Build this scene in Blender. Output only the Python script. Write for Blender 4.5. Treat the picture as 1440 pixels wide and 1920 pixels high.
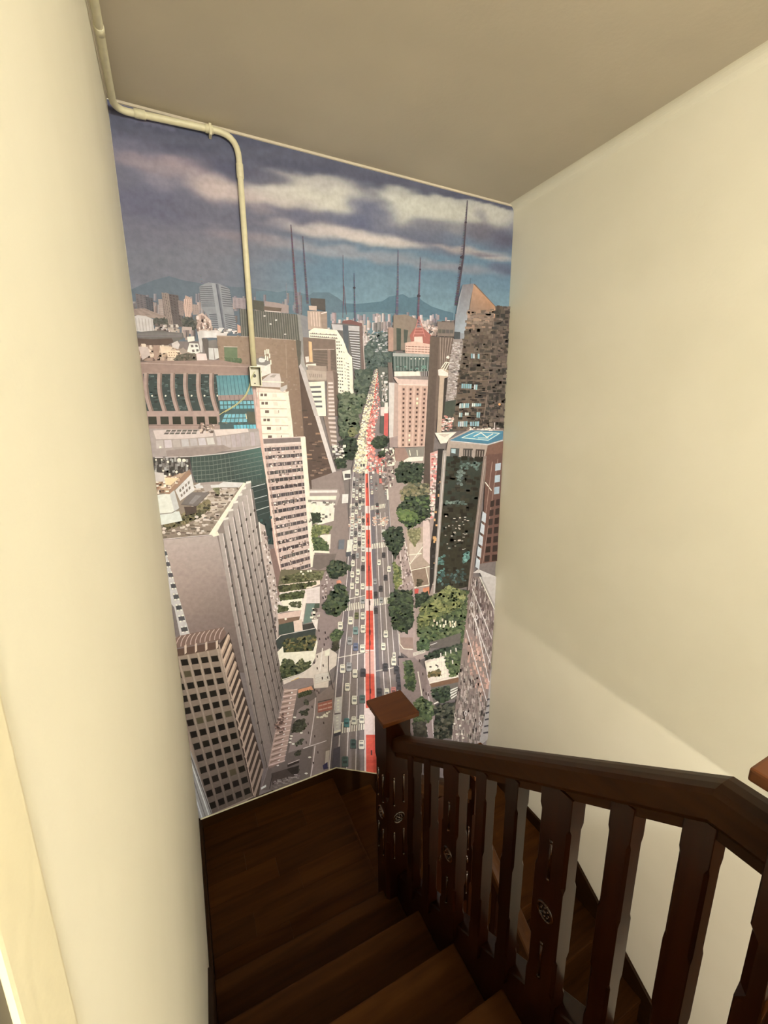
import bpy, bmesh, math, random
from mathutils import Vector, Matrix, noise

for o in list(bpy.data.objects):
    bpy.data.objects.remove(o)
SC = bpy.context.scene
COL = SC.collection

# ------------------------------------------------------------------ camera
# the camera stands at the world origin; X runs along the mural wall, Y towards it, Z up
F_PX = 797.64
CAM_R = Vector((0.89820771, -0.43948685, -0.0086147))
CAM_U = Vector((0.10433609, 0.19411863, 0.97541373))
CAM_W = Vector((0.42700924, 0.87702295, -0.22021319))
cd = bpy.data.cameras.new('camera')
cam = bpy.data.objects.new('camera', cd)
COL.objects.link(cam)
cd.sensor_fit = 'HORIZONTAL'
cd.sensor_width = 36.0
cd.lens = F_PX / 1440 * 36
cd.clip_start = 0.01
m = Matrix((CAM_R, CAM_U, -CAM_W)).transposed().to_4x4()
cam.matrix_world = m
SC.camera = cam

# ------------------------------------------------------------------ light
w = bpy.data.worlds.new('world')
SC.world = w
w.use_nodes = True
w.node_tree.nodes['Background'].inputs[0].default_value = (1.0, .92, .8, 1)
w.node_tree.nodes['Background'].inputs[1].default_value = 0.0


def lamp(name, loc, watt, rad, col):
    d = bpy.data.lights.new(name, 'POINT')
    d.energy = watt
    d.shadow_soft_size = rad
    d.color = col
    o = bpy.data.objects.new(name, d)
    o.location = loc
    COL.objects.link(o)
    return o


lamp('upper_hall_lamp', (.75, -2.45, 1.05), 308, .14, (1.0, .98, .875))
lamp('lower_hall_lamp', (.75, -1.5, -1.845), 150, .035, (1.0, .90, .74))

SC.cycles.max_bounces = 9
SC.cycles.diffuse_bounces = 6
SC.cycles.glossy_bounces = 3
vs = SC.view_settings
vs.view_transform = 'Standard'
vs.look = 'None'
vs.exposure = 0.0
vs.gamma = 1.0
vs.use_curve_mapping = False

# ------------------------------------------------------------------ sizes of the stairwell (metres)
XL, XR, YM, ZC = -0.105, 2.18, 2.475, 1.344
YB = -3.8                       # wall behind the camera
XS = 0.764                      # right end of the upper treads
Y1, TR, Z1, RI = 1.518, 0.26, -2.338, 0.179
ZL1 = Z1 - RI                   # quarter landing
ZL2 = ZL1 - 3 * RI              # second quarter landing
ZUP = Z1 + 5 * RI               # upper floor
YUP = Y1 - 5 * TR
ZLOW = ZL2 - 7 * RI             # lower floor
ZSOF = -1.705                   # underside of the upper floor


def nose(y):
    return Z1 + (Y1 - y) * RI / TR


# ------------------------------------------------------------------ materials
def s2l(c):
    c /= 255.0
    return c / 12.92 if c <= .04045 else ((c + .055) / 1.055) ** 2.4


def rgb(r, g, b):
    return (s2l(r), s2l(g), s2l(b))


def mat_base(name):
    m = bpy.data.materials.new(name)
    m.use_nodes = True
    nt = m.node_tree
    return m, nt, nt.nodes['Principled BSDF']


def plaster(name, c1, c2, rough=.6, scale=2.2, bump=.06, spec=.3):
    m, nt, b = mat_base(name)
    tc = nt.nodes.new('ShaderNodeTexCoord')
    n1 = nt.nodes.new('ShaderNodeTexNoise')
    n1.inputs['Scale'].default_value = scale
    n1.inputs['Detail'].default_value = 4
    n2 = nt.nodes.new('ShaderNodeTexNoise')
    n2.inputs['Scale'].default_value = 60
    n2.inputs['Detail'].default_value = 3
    r = nt.nodes.new('ShaderNodeValToRGB')
    r.color_ramp.elements[0].position = .35
    r.color_ramp.elements[1].position = .68
    r.color_ramp.elements[0].color = (*c1, 1)
    r.color_ramp.elements[1].color = (*c2, 1)
    bp = nt.nodes.new('ShaderNodeBump')
    bp.inputs['Strength'].default_value = bump
    bp.inputs['Distance'].default_value = .01
    L = nt.links.new
    L(tc.outputs['Object'], n1.inputs['Vector'])
    L(tc.outputs['Object'], n2.inputs['Vector'])
    L(n1.outputs['Fac'], r.inputs['Fac'])
    L(r.outputs['Color'], b.inputs['Base Color'])
    L(n2.outputs['Fac'], bp.inputs['Height'])
    L(bp.outputs['Normal'], b.inputs['Normal'])
    b.inputs['Roughness'].default_value = rough
    b.inputs['Specular IOR Level'].default_value = spec
    return m


def wood(name, c1, c2, axis='X', rough=.3, grain=18, coat=.0, spec=.5):
    m, nt, b = mat_base(name)
    tc = nt.nodes.new('ShaderNodeTexCoord')
    mp = nt.nodes.new('ShaderNodeMapping')
    sc = {'X': (1.2, grain, grain), 'Y': (grain, 1.2, grain), 'Z': (grain, grain, 1.2)}[axis]
    mp.inputs['Scale'].default_value = sc
    n1 = nt.nodes.new('ShaderNodeTexNoise')
    n1.inputs['Scale'].default_value = 2.0
    n1.inputs['Detail'].default_value = 6
    n1.inputs['Distortion'].default_value = .6
    r = nt.nodes.new('ShaderNodeValToRGB')
    r.color_ramp.elements[0].position = .3
    r.color_ramp.elements[1].position = .72
    r.color_ramp.elements[0].color = (*c1, 1)
    r.color_ramp.elements[1].color = (*c2, 1)
    bp = nt.nodes.new('ShaderNodeBump')
    bp.inputs['Strength'].default_value = .05
    bp.inputs['Distance'].default_value = .004
    oi = nt.nodes.new('ShaderNodeObjectInfo')
    hs = nt.nodes.new('ShaderNodeHueSaturation')
    mr = nt.nodes.new('ShaderNodeMapRange')
    mr.inputs['To Min'].default_value = .72
    mr.inputs['To Max'].default_value = 1.28
    L = nt.links.new
    L(tc.outputs['Object'], mp.inputs['Vector'])
    L(mp.outputs['Vector'], n1.inputs['Vector'])
    L(n1.outputs['Fac'], r.inputs['Fac'])
    L(oi.outputs['Random'], mr.inputs['Value'])
    L(mr.outputs['Result'], hs.inputs['Value'])
    L(r.outputs['Color'], hs.inputs['Color'])
    L(hs.outputs['Color'], b.inputs['Base Color'])
    L(n1.outputs['Fac'], bp.inputs['Height'])
    L(bp.outputs['Normal'], b.inputs['Normal'])
    b.inputs['Roughness'].default_value = rough
    b.inputs['Specular IOR Level'].default_value = spec
    b.inputs['Coat Weight'].default_value = coat
    b.inputs['Coat Roughness'].default_value = .12
    return m


def plain(name, c, rough=.5, metal=0.0, spec=.5):
    m, nt, b = mat_base(name)
    tc = nt.nodes.new('ShaderNodeTexCoord')
    n1 = nt.nodes.new('ShaderNodeTexNoise')
    n1.inputs['Scale'].default_value = 40
    r = nt.nodes.new('ShaderNodeValToRGB')
    r.color_ramp.elements[0].color = (*[x * .88 for x in c], 1)
    r.color_ramp.elements[1].color = (*[min(1, x * 1.1) for x in c], 1)
    nt.links.new(tc.outputs['Object'], n1.inputs['Vector'])
    nt.links.new(n1.outputs['Fac'], r.inputs['Fac'])
    nt.links.new(r.outputs['Color'], b.inputs['Base Color'])
    b.inputs['Roughness'].default_value = rough
    b.inputs['Metallic'].default_value = metal
    b.inputs['Specular IOR Level'].default_value = spec
    return m


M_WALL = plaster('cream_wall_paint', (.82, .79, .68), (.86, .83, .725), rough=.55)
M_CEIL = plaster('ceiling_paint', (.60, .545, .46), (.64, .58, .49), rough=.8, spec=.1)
M_DARK = wood('dark_mahogany', (.011, .0024, .0006), (.022, .0055, .0013), 'Z', rough=.3, coat=.12, spec=.22)
M_RAIL = wood('dark_mahogany_rail', (.028, .0095, .002), (.048, .017, .004), 'Y', rough=.42, coat=.0, spec=.12)
M_CARVE2 = wood('dull_carving', (.02, .0055, .0012), (.034, .010, .0022), 'Z', rough=.25, coat=.25, spec=.3)
M_CARVE = wood('polished_carving', (.03, .009, .002), (.05, .016, .004), 'Z', rough=.16, coat=.8, spec=.6)
M_CAP = wood('worn_mahogany_cap', (.068, .0185, .003), (.10, .03, .0055), 'X', rough=.42, coat=.05, spec=.3)
M_TREAD = wood('brown_stair_boards', (.026, .0082, .0012), (.050, .0175, .003), 'X', rough=.6, grain=14, spec=.08)
M_SKIRT = wood('dark_skirting', (.018, .0062, .0012), (.030, .011, .0022), 'X', rough=.5, grain=14, spec=.15)
M_PIPE = plain('painted_conduit', (.72, .68, .50), .4)
M_BOX = plain('white_box_plastic', (.82, .80, .68), .4)
M_WIRE = plain('yellow_green_wire', (.78, .76, .42), .4)
M_EDGE_LIGHT = plain('skirting_edge_highlight', (.74, .70, .55), .6)
M_BOX_SHADE = plain('box_inside_shade', (.10, .095, .08), .5, .4)  # dark tone puts the shade inside the open box into its colour
M_HOLE = plain('dark_knockout', (.03, .028, .02), .7)
M_CASING = plaster('cream_door_paint', (.80, .74, .55), (.84, .78, .60), rough=.35)
M_DOOR = plain('grey_door_paint', (.17, .15, .115), .5)


# ------------------------------------------------------------------ mesh helpers
def link(o, parent=None):
    COL.objects.link(o)
    if parent is not None:
        o.parent = parent
    return o


def root(name, loc, label, cat, group=None):
    o = bpy.data.objects.new(name, None)
    o.empty_display_size = .05
    o.location = loc
    COL.objects.link(o)
    o['label'] = label
    o['category'] = cat
    if group:
        o['group'] = group
    return o


def tag(o, label, cat, group=None):
    o['label'] = label
    o['category'] = cat
    if group:
        o['group'] = group
    return o


def obj(name, me, mat, parent=None, loc=None, base=(0, 0, 0)):
    """links mesh data; world coordinates in 'me' are moved by -base (the parent's place)"""
    o = bpy.data.objects.new(name, me)
    if mat and not me.materials:
        me.materials.append(mat)
    link(o, parent)
    if loc is not None:
        o.location = loc
    return o


def finish(bm, name, base=(0, 0, 0), smooth=False):
    bmesh.ops.recalc_face_normals(bm, faces=bm.faces)
    if base != (0, 0, 0):
        bmesh.ops.translate(bm, verts=bm.verts, vec=(-base[0], -base[1], -base[2]))
    me = bpy.data.meshes.new(name)
    bm.to_mesh(me)
    bm.free()
    if smooth:
        for p in me.polygons:
            p.use_smooth = True
    return me


def bm_box(x0, x1, y0, y1, z0, z1, bev=0.0, seg=1, bm=None):
    own = bm is None
    b = bmesh.new()
    bmesh.ops.create_cube(b, size=1)
    for v in b.verts:
        v.co = Vector((x0 + (v.co.x + .5) * (x1 - x0), y0 + (v.co.y + .5) * (y1 - y0), z0 + (v.co.z + .5) * (z1 - z0)))
    if bev:
        bmesh.ops.bevel(b, geom=list(b.edges), offset=bev, segments=seg, affect='EDGES', profile=.6)
    if own:
        return b
    t = bpy.data.meshes.new('t')
    b.to_mesh(t)
    b.free()
    bm.from_mesh(t)
    bpy.data.meshes.remove(t)
    return bm


def box(name, x0, x1, y0, y1, z0, z1, mat, parent=None, bev=0.0, seg=1):
    base = tuple(parent_loc(parent))
    return obj(name, finish(bm_box(x0, x1, y0, y1, z0, z1, bev, seg), name, base), mat, parent)


def parent_loc(p):
    v = Vector((0, 0, 0))
    while p is not None:
        v += p.location
        p = p.parent
    return v


def prism_x(name, x0, x1, yz, mat, parent=None, bev=0.0):
    """a plate with outline yz in the Y-Z plane, from x0 to x1"""
    bm = bmesh.new()
    a = [bm.verts.new((x0, y, z)) for y, z in yz]
    b = [bm.verts.new((x1, y, z)) for y, z in yz]
    n = len(yz)
    bm.faces.new(a)
    bm.faces.new(b[::-1])
    for i in range(n):
        bm.faces.new((a[i], b[i], b[(i + 1) % n], a[(i + 1) % n]))
    if bev:
        bmesh.ops.bevel(bm, geom=list(bm.edges), offset=bev, segments=1, affect='EDGES')
    return obj(name, finish(bm, name, tuple(parent_loc(parent))), mat, parent)


def prism_y(name, y0, y1, xz, mat, parent=None, bev=0.0):
    bm = bmesh.new()
    a = [bm.verts.new((x, y0, z)) for x, z in xz]
    b = [bm.verts.new((x, y1, z)) for x, z in xz]
    n = len(xz)
    bm.faces.new(a)
    bm.faces.new(b[::-1])
    for i in range(n):
        bm.faces.new((a[i], b[i], b[(i + 1) % n], a[(i + 1) % n]))
    if bev:
        bmesh.ops.bevel(bm, geom=list(bm.edges), offset=bev, segments=1, affect='EDGES')
    return obj(name, finish(bm, name, tuple(parent_loc(parent))), mat, parent)


def sweep(name, prof, path, mat, parent=None, smooth=False):
    """profile [(side, dz)] carried along path of 3-D points; side is the horizontal normal of the path"""
    bm = bmesh.new()
    rings = []
    d = (Vector(path[-1]) - Vector(path[0]))
    d.z = 0
    d.normalize()
    s = Vector((d.y, -d.x, 0))
    for p in path:
        rings.append([bm.verts.new(Vector(p) + s * a + Vector((0, 0, b))) for a, b in prof])
    n = len(prof)
    for r0, r1 in zip(rings, rings[1:]):
        for i in range(n):
            bm.faces.new((r0[i], r0[(i + 1) % n], r1[(i + 1) % n], r1[i]))
    bm.faces.new(rings[0])
    bm.faces.new(rings[-1][::-1])
    return obj(name, finish(bm, name, tuple(parent_loc(parent)), smooth), mat, parent)


def tube_bm(pts, r, seg=10, bm=None, caps=True):
    bm = bm or bmesh.new()
    pts = [Vector(p) for p in pts]
    rings = []
    t0 = (pts[1] - pts[0]).normalized()
    ref = Vector((0, 0, 1)) if abs(t0.z) < .9 else Vector((1, 0, 0))
    a = t0.cross(ref).normalized()
    for i, p in enumerate(pts):
        t = (pts[min(i + 1, len(pts) - 1)] - pts[max(i - 1, 0)]).normalized()
        a = (a - t * a.dot(t)).normalized()
        b = t.cross(a)
        rr = r[i] if isinstance(r, (list, tuple)) else r
        rings.append([bm.verts.new(p + (a * math.cos(k * math.tau / seg) + b * math.sin(k * math.tau / seg)) * rr) for k in range(seg)])
    for r0, r1 in zip(rings, rings[1:]):
        for k in range(seg):
            bm.faces.new((r0[k], r0[(k + 1) % seg], r1[(k + 1) % seg], r1[k]))
    if caps:
        bm.faces.new(rings[0])
        bm.faces.new(rings[-1][::-1])
    return bm


def tube(name, pts, r, mat, parent=None, seg=10):
    return obj(name, finish(tube_bm(pts, r, seg), name, tuple(parent_loc(parent)), True), mat, parent)


def struct(o):
    o['kind'] = 'structure'
    return o


# ------------------------------------------------------------------ the shell
T = .12
struct(box('wall_back', XL - T, XR + T, YM, YM + T, ZLOW - .1, ZC + T, M_WALL))
struct(box('wall_left', XL - T, XL, YB - T, YM, ZLOW - .1, ZC + T, M_WALL))
struct(box('wall_right', XR, XR + T, YB - T, YM, ZLOW - .1, ZC + T, M_WALL))
struct(box('wall_front', XL, XR, YB - T, YB, ZLOW - .1, ZC + T, M_WALL))
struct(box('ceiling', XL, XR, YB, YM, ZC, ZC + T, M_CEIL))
struct(box('floor', XL, XR, YB, YUP - .012, ZSOF, ZUP, M_TREAD))
struct(box('floor_lower', XL, XR, YB, YM, ZLOW - .1, ZLOW, M_TREAD))

# cream bead of caulk where the mural meets the ceiling
struct(prism_x('trim_1', XL + .02, XR, [(YM - .007, ZC - .009), (YM - .009, ZC), (YM, ZC), (YM, ZC - .011)], M_CEIL))
# soft cove where the right wall meets the ceiling
pr = [(XR, ZC - .05)]
for i in range(9):
    a = math.pi / 2 * i / 8
    pr.append((XR - .05 + .05 * math.cos(a), ZC - .05 + .05 * math.sin(a)))
pr.append((XR - .05, ZC + .001))
pr.append((XR + .001, ZC + .001))
cv = prism_y('trim_2', YB, YM, pr[1:-2] + [(XR + .0005, ZC + .0005)], M_WALL)
struct(cv)

# door casing close to the camera on the left wall, with the door leaf set back in its reveal
dc = box('door_1', XL - .03, XL + .0172, -.62, .187, ZUP, .62, M_DOOR)
struct(dc)
box('door_casing', XL - .02, XL + .019, .187, .243, ZUP, .70, M_CASING, dc, .005, 3)

# ------------------------------------------------------------------ stairs
def flight_board(name, x0, x1, y0, y1, z, parent, axis_nose):
    return box(name, x0, x1, y0, y1, z - .034, z, M_TREAD, parent, .006, 2)


up = root('stair_flight', (.33, Y1, ZL1), 'dark brown wooden steps between the left wall and the near balustrade', 'stairs')
for k in range(5):
    y, z = Y1 - k * TR, Z1 + k * RI
    box('tread', XL + .022, XS + .004, y - TR - .03, y, z - .034, z, M_TREAD, up, .006, 2)
    box('riser', XL + .022, XS + .004, y - .035, y - .018, z - RI, z - .034, M_TREAD, up)
box('riser', XL + .022, XS + .004, YUP - .035, YUP - .018, ZUP - RI, ZUP - .034, M_TREAD, up)
box('tread', XL + .003, XR - .004, YUP - .09, YUP, ZUP - .034, ZUP + .004, M_TREAD, up, .006, 2)
# string board carrying the balusters and the boarded underside
prism_x('string_board', XS + .004, .835, [(1.46, nose(1.46) + .095), (YUP, nose(YUP) + .095), (YUP, ZSOF), (.34, ZSOF), (1.46, nose(1.46) - .30)], M_DARK, up, .004)
prism_x('soffit', XL, XS + .004, [(1.50, nose(1.5) - .26), (YUP, nose(YUP) - .26), (YUP, nose(YUP) - .29), (1.50, nose(1.5) - .29)], M_DARK, up)
# sloping skirting along the left wall
prism_x('skirting', XL, XL + .022, [(Y1 + .05, nose(Y1 + .05) + .07 - .02), (YUP, nose(YUP) + .05), (YUP, nose(YUP) - .22), (Y1 + .05, ZL1 - .03)], M_SKIRT, up, .003)

ld = root('stair_landing', (.33, 2.0, ZL1 - .1), 'dark brown boarded quarter landing at the foot of the mural', 'landing')
box('joist_slab', XL, .74, 1.50, YM, ZL1 - .20, ZL1 - .022, M_DARK, ld)
random.seed(4)
yy = 1.484
n = 0
while yy < YM - .02:
    wd = .118
    y1 = min(yy + wd, YM - .018)
    cuts = [XL + .02]
    x = XL + .02 - random.uniform(0, .5)
    while x < .76:
        x += random.uniform(.42, .72)
        if XL + .15 < x < .62:
            cuts.append(x)
    cuts.append(.764)
    for a, b in zip(cuts, cuts[1:]):
        box('plank', a + .0004, b - .0004, yy + .0004, y1 - .0004, ZL1 - .022, ZL1, M_TREAD, ld)
    yy = y1
    n += 1
box('nosing', .75, .772, 1.59, YM - .02, ZL1 - .036, ZL1 + .0005, M_TREAD, ld, .006, 2)
struct(box('baseboard_left', XL, XL + .018, 1.56, YM, ZL1 - .02, -2.447, M_SKIRT, None, .004))
# skirting under the mural: level along the landing, then raking down over the three steps to the second landing
sk = prism_y('baseboard_back', YM - .018, YM, [(XL, -2.447), (.80, -2.447), (1.40, -2.447 - .60 * .597), (1.40 + .10, ZL2 + .075), (XR, ZL2 + .075), (XR, ZL2 - .05), (.74, ZL2 - .05), (.74, ZL1 - .05), (XL, ZL1 - .05)], M_SKIRT)
struct(sk)
cb = prism_y('skirting_highlight', YM - .0195, YM - .012, [(XL + .01, -2.4475), (.80, -2.4475), (1.40, -2.4475 - .6 * .597), (1.40, -2.4435 - .6 * .597), (.80, -2.4435), (XL + .01, -2.4435)], M_EDGE_LIGHT, sk)  # pale strip painting in the highlight on the skirting's lit top edge

md = root('stair_flight', (1.05, 2.0, ZL2), 'short run of dark wooden steps turning right below the mural', 'stairs')
for i, (xa, xb, z) in enumerate(((.75, 1.05, ZL1 - RI), (1.05, 1.35, ZL1 - 2 * RI))):
    box('tread', xa - .03, xb + .012, 1.54, YM - .02, z - .034, z, M_TREAD, md, .006, 2)
    box('riser', xa - .022, xa - .005, 1.54, YM - .02, z, z + RI - .034, M_TREAD, md)
box('riser', 1.35 - .022, 1.35 - .005, 1.54, YM - .02, ZL2, ZL2 + RI - .034, M_TREAD, md)
box('landing_board', 1.32, XR - .02, 1.49, YM - .02, ZL2 - .034, ZL2, M_TREAD, md, .006, 2)
prism_y('string_board', 1.49, 1.55, [(.82, ZL1 + .06), (1.24, ZL1 + .06 - .42 * .597), (1.24, ZL2 - .1), (.82, ZL2 + .12)], M_DARK, md, .004)

lo = root('stair_flight', (1.75, .6, ZLOW), 'lower flight of dark wooden steps beside the right wall, seen between the balusters', 'stairs')
for k in range(1, 8):
    y, z = Y1 - (k - 1) * TR, ZL2 - k * RI
    if k < 7:
        box('tread', 1.30, XR - .02, y - TR - .012, y + .03, z - .034, z, M_TREAD, lo, .006, 2)
    box('riser', 1.30, XR - .02, y - .005, y + .012, z, z + RI - .034, M_TREAD, lo)
ye = Y1 - 6 * TR
prism_x('string_board', 1.255, 1.305, [(1.46, ZL2 + .05), (ye, ZL2 + .05 - (1.46 - ye) * RI / TR), (ye, ZLOW), (ye + .3, ZLOW), (1.46, ZL2 - .32)], M_DARK, lo, .004)
prism_x('skirting', XR - .02, XR - .001, [(YM - .02, ZL2 + .087), (1.506, ZL2 + .087), (ye, ZL2 + .087 - (1.506 - ye) * RI / TR), (ye, ZLOW), (1.50, ZL2 - .25), (YM - .02, ZL2 - .05)], M_SKIRT, lo, .003)


# ------------------------------------------------------------------ balustrades
def chamfer_post(hx, hy, zs):
    """rings (z, chamfer) -> eight-sided post, centred on the origin"""
    bm = bmesh.new()
    rings = []
    for z, c in zs:
        rings.append([bm.verts.new((x, y, z)) for x, y in (
            (-hx + c, -hy), (hx - c, -hy), (hx, -hy + c), (hx, hy - c), (hx - c, hy), (-hx + c, hy), (-hx, hy - c), (-hx, -hy + c))])
    for a, b in zip(rings, rings[1:]):
        for i in range(8):
            bm.faces.new((a[i], a[(i + 1) % 8], b[(i + 1) % 8], b[i]))
    bm.faces.new(rings[0][::-1])
    bm.faces.new(rings[-1])
    return bm


def stops(L, mid, block=.085, c=.0062, end=.085):
    e = .0012
    return [(0, e), (.10, e), (.118, c), (mid - block - .016, c), (mid - block, e), (mid + block, e), (mid + block + .016, c), (L - end - .016, c), (L - end, e), (L, e)]


BL = .755
me_narrow = finish(chamfer_post(.0225, .025, stops(BL, .36)), 'baluster')
me_wide = finish(chamfer_post(.0245, .046, stops(BL, .36, .11, .008)), 'wide_baluster')


def rosette_mesh(r):
    """carved rosette in the X-Z plane facing -Y"""
    bm = bmesh.new()
    def bead(x, z, s, d):
        t = bmesh.ops.create_icosphere(bm, subdivisions=1, radius=1)
        for v in t['verts']:
            v.co = Vector((x + v.co.x * s, v.co.y * d, z + v.co.z * s))
    n = 28
    ring = []
    for i in range(n):
        a = math.tau * i / n
        row = []
        for k in range(6):
            b = math.tau * k / 6
            rr = r + .0042 * math.cos(b)
            row.append(bm.verts.new((rr * math.cos(a), .0055 * math.sin(b), rr * math.sin(a))))
        ring.append(row)
    for i in range(n):
        for k in range(6):
            bm.faces.new((ring[i][k], ring[i][(k + 1) % 6], ring[(i + 1) % n][(k + 1) % 6], ring[(i + 1) % n][k]))
    for i in range(8):
        a = math.tau * i / 8
        bead(r * .56 * math.cos(a), r * .56 * math.sin(a), r * .2, .006)
    bead(0, 0, r * .26, .009)
    return finish(bm, 'rosette', (0, 0, 0), True)


me_ros = rosette_mesh(.027)
me_ros_small = rosette_mesh(.024)


def beading_mesh(h, w, n):
    """n upright carved beads with a knob at each end, centred, facing -Y"""
    bm = bmesh.new()
    for i in range(n):
        x = 0 if n == 1 else (-w / 2 + w * i / (n - 1))
        tube_bm([(x, -.001, -h / 2), (x, -.001, h / 2)], .0042, 6, bm)
        for z in (-h / 2, h / 2):
            t = bmesh.ops.create_icosphere(bm, subdivisions=1, radius=.0065)
            for v in t['verts']:
                v.co += Vector((x, -.001, z))
    return finish(bm, 'beading', (0, 0, 0), True)


me_bead = beading_mesh(.15, .05, 2)
me_bead1 = beading_mesh(.12, 0, 1)


def newel(parent, x, y, ztop, zbot, mid, carve='y'):
    """square post with stop chamfers, neck mould and flat cap; carving on the faces"""
    b = parent_loc(parent)
    L = ztop - .03 - zbot
    bm = chamfer_post(.062, .062, [(0, .0015), (.16, .0015), (.18, .014), (mid - zbot - .13, .014), (mid - zbot - .11, .0015), (mid - zbot + .11, .0015), (mid - zbot + .13, .014), (L - .26, .014), (L - .24, .0015), (L, .0015)])
    post = obj('newel_post', finish(bm, 'newel_post'), M_DARK, parent, (x - b.x, y - b.y, zbot - b.z))
    cm = bm_box(-.091, .091, -.091, .091, ztop - zbot - .021, ztop - zbot, .004, 2)
    bm_box(-.074, .074, -.074, .074, ztop - zbot - .036, ztop - zbot - .02, .004, 1, cm)
    obj('newel_cap', finish(cm, 'newel_cap'), M_CAP, post)
    if carve:
        for sgn, rz in ((0, 0), (1, math.pi / 2 * -1)):
            nx, ny = (0, -.062) if sgn == 0 else (-.062, 0)
            r = obj('rosette', me_ros, M_CARVE, post, (nx, ny, mid - zbot))
            r.rotation_euler.z = rz
            for dz in (-.155, .155):
                q = obj('beading', me_bead, M_CARVE, post, (nx, ny, mid - zbot + dz))
                q.rotation_euler.z = rz
    return post


def balustrade_posts(parent, spots, wide, axis='Y'):
    """spots (x, y, z of the foot)"""
    b = parent_loc(parent)
    for (x, y, z), wd in zip(spots, wide):
        o = obj('wide_baluster' if wd else 'baluster', me_wide if wd else me_narrow, M_DARK, parent, (x - b.x, y - b.y, z - b.z))
        if axis == 'X':
            o.rotation_euler.z = math.pi / 2
        if wd:
            for sx in (-1, 1):
                r = obj('rosette', me_ros_small, M_CARVE2, o, (.0245 * sx, 0, .36))
                r.rotation_euler.z = math.pi / 2 * sx
                for dz in (-.17, .17):
                    q = obj('beading', me_bead1, M_CARVE2, o, (.0245 * sx, 0, .36 + dz))
                    q.rotation_euler.z = math.pi / 2 * sx


RAIL = [(-.0345, -.062), (-.0345, -.012), (-.028, -.003), (-.010, 0), (.010, 0), (.028, -.003), (.0345, -.012), (.0345, -.062), (.027, -.074), (.018, -.076), (.018, -.102), (-.018, -.102), (-.018, -.076), (-.027, -.074)]
HR = .885

bu = root('balustrade', (.775, 1.523, ZL1), 'dark mahogany balustrade with square newel caps rising toward the camera', 'balustrade')
newel(bu, .775, 1.523, -1.30, ZL1 - .25, -1.86)
newel(bu, .775, .14, -.49, ZSOF, -1.02)
pth = [(.777, 1.462, nose(1.462) + HR), (.777, .289, nose(.289) + HR), (.777, .20, nose(.289) + HR)]
sweep('handrail', [(-a, b) for a, b in RAIL], pth, M_RAIL, bu)
ys = [1.319, 1.188, 1.030, .873, .744, .594, .436, .303]
balustrade_posts(bu, [(.777, y, nose(y) + .06) for y in ys], [0, 0, 1, 0, 0, 1, 0, 0])

# middle run, parallel to the mural
XN = 1.29
bm_ = root('balustrade', (1.03, 1.523, ZL2), 'short dark balustrade with carved rosettes beyond the tall newel post', 'balustrade')


def zmid(x):
    return ZL1 - (x - .75) * .597


newel(bm_, XN, 1.523, -1.80, ZL2 - .30, -2.42)
sweep('handrail', RAIL, [(.838, 1.523, zmid(.838) + .865), (XN - .062, 1.523, zmid(XN - .062) + .865)], M_RAIL, bm_)
balustrade_posts(bm_, [(.905, 1.523, zmid(.905) + .04), (1.06, 1.523, zmid(1.06) + .04)], [0, 1], 'X')

# lower flight
bl = root('balustrade', (XN, 1.4, ZL2 - .3), 'lower dark balustrade descending beneath the near handrail', 'balustrade')


def zlow(y):
    return ZL2 - (Y1 - y) * RI / TR


sweep('handrail', [(-a, b) for a, b in RAIL], [(XN, 1.462, zlow(1.462) + .87), (XN, .16, zlow(.16) + .87)], M_RAIL, bl)
ys2 = [1.319, 1.188, 1.030, .873, .744, .594, .436, .303]
balustrade_posts(bl, [(XN, y, zlow(y) + .045) for y in ys2], [0, 0, 1, 0, 0, 1, 0, 0])
newel(bl, XN, .10, zlow(.1) + .98, ZLOW, zlow(.1) + .4)

# ------------------------------------------------------------------ conduit, box and wire on the mural wall
def at_y(px, py, y):
    """photo pixel -> point on the plane at distance y from the camera along the wall normal"""
    d = CAM_R * ((px - 720) / F_PX) - CAM_U * ((py - 960) / F_PX) + CAM_W
    return d * (y / d.y)


def fillet(a, c, b, r, n=7):
    """arc that rounds the corner c between a and b"""
    a, b, c = Vector(a), Vector(b), Vector(c)
    u, v = (a - c).normalized(), (b - c).normalized()
    p, q = c + u * r, c + v * r
    return [(p.lerp(c, t)).lerp(c.lerp(q, t), t) for t in [i / n for i in range(n + 1)]]


YP = YM - .022
PR = .0142
cA = (XL + .024, .35, ZC - .032)
cB = (XL + .024, YP, ZC - .032)
pA = at_y(262, 214, YP); pB = at_y(392, 242, YP)
cC0 = Vector((pA.x, YP, pA.z)); cD = Vector((pB.x, YP, pB.z))
cB = Vector((XL + .024, YP, cC0.z - .008))
cA = Vector((XL + .024, .35, cC0.z - .008))
pE = at_y(449, 262, YP); pF = at_y(476.5, 690, YP)
cE = Vector((pF.x, YP, cD.z + (pF.x - cD.x) * (cD.z - cC0.z) / (cD.x - cC0.x)))
cF = Vector((pF.x, YP, pF.z))
con = root('conduit', (pF.x, YM, pF.z - .10), 'cream painted conduit pipe running under the ceiling and down the mural', 'pipe')
path = [cA, Vector((cA.x, 1.2, cA.z))] + fillet(cA, cB, cC0, .07) + [cC0, cD] + fillet(cD, cE, cF, .10) + [Vector((pF.x, YP, .9)), cF]
tube('pipe', path, PR, M_PIPE, con, 14)
u = (cD - cC0).normalized()


def sleeve(c, d, l, r):
    tube('coupling', [c - d * l, c - d * l * .98, c + d * l * .98, c + d * l], [r * .97, r, r, r * .97], M_PIPE, con, 14)


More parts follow.
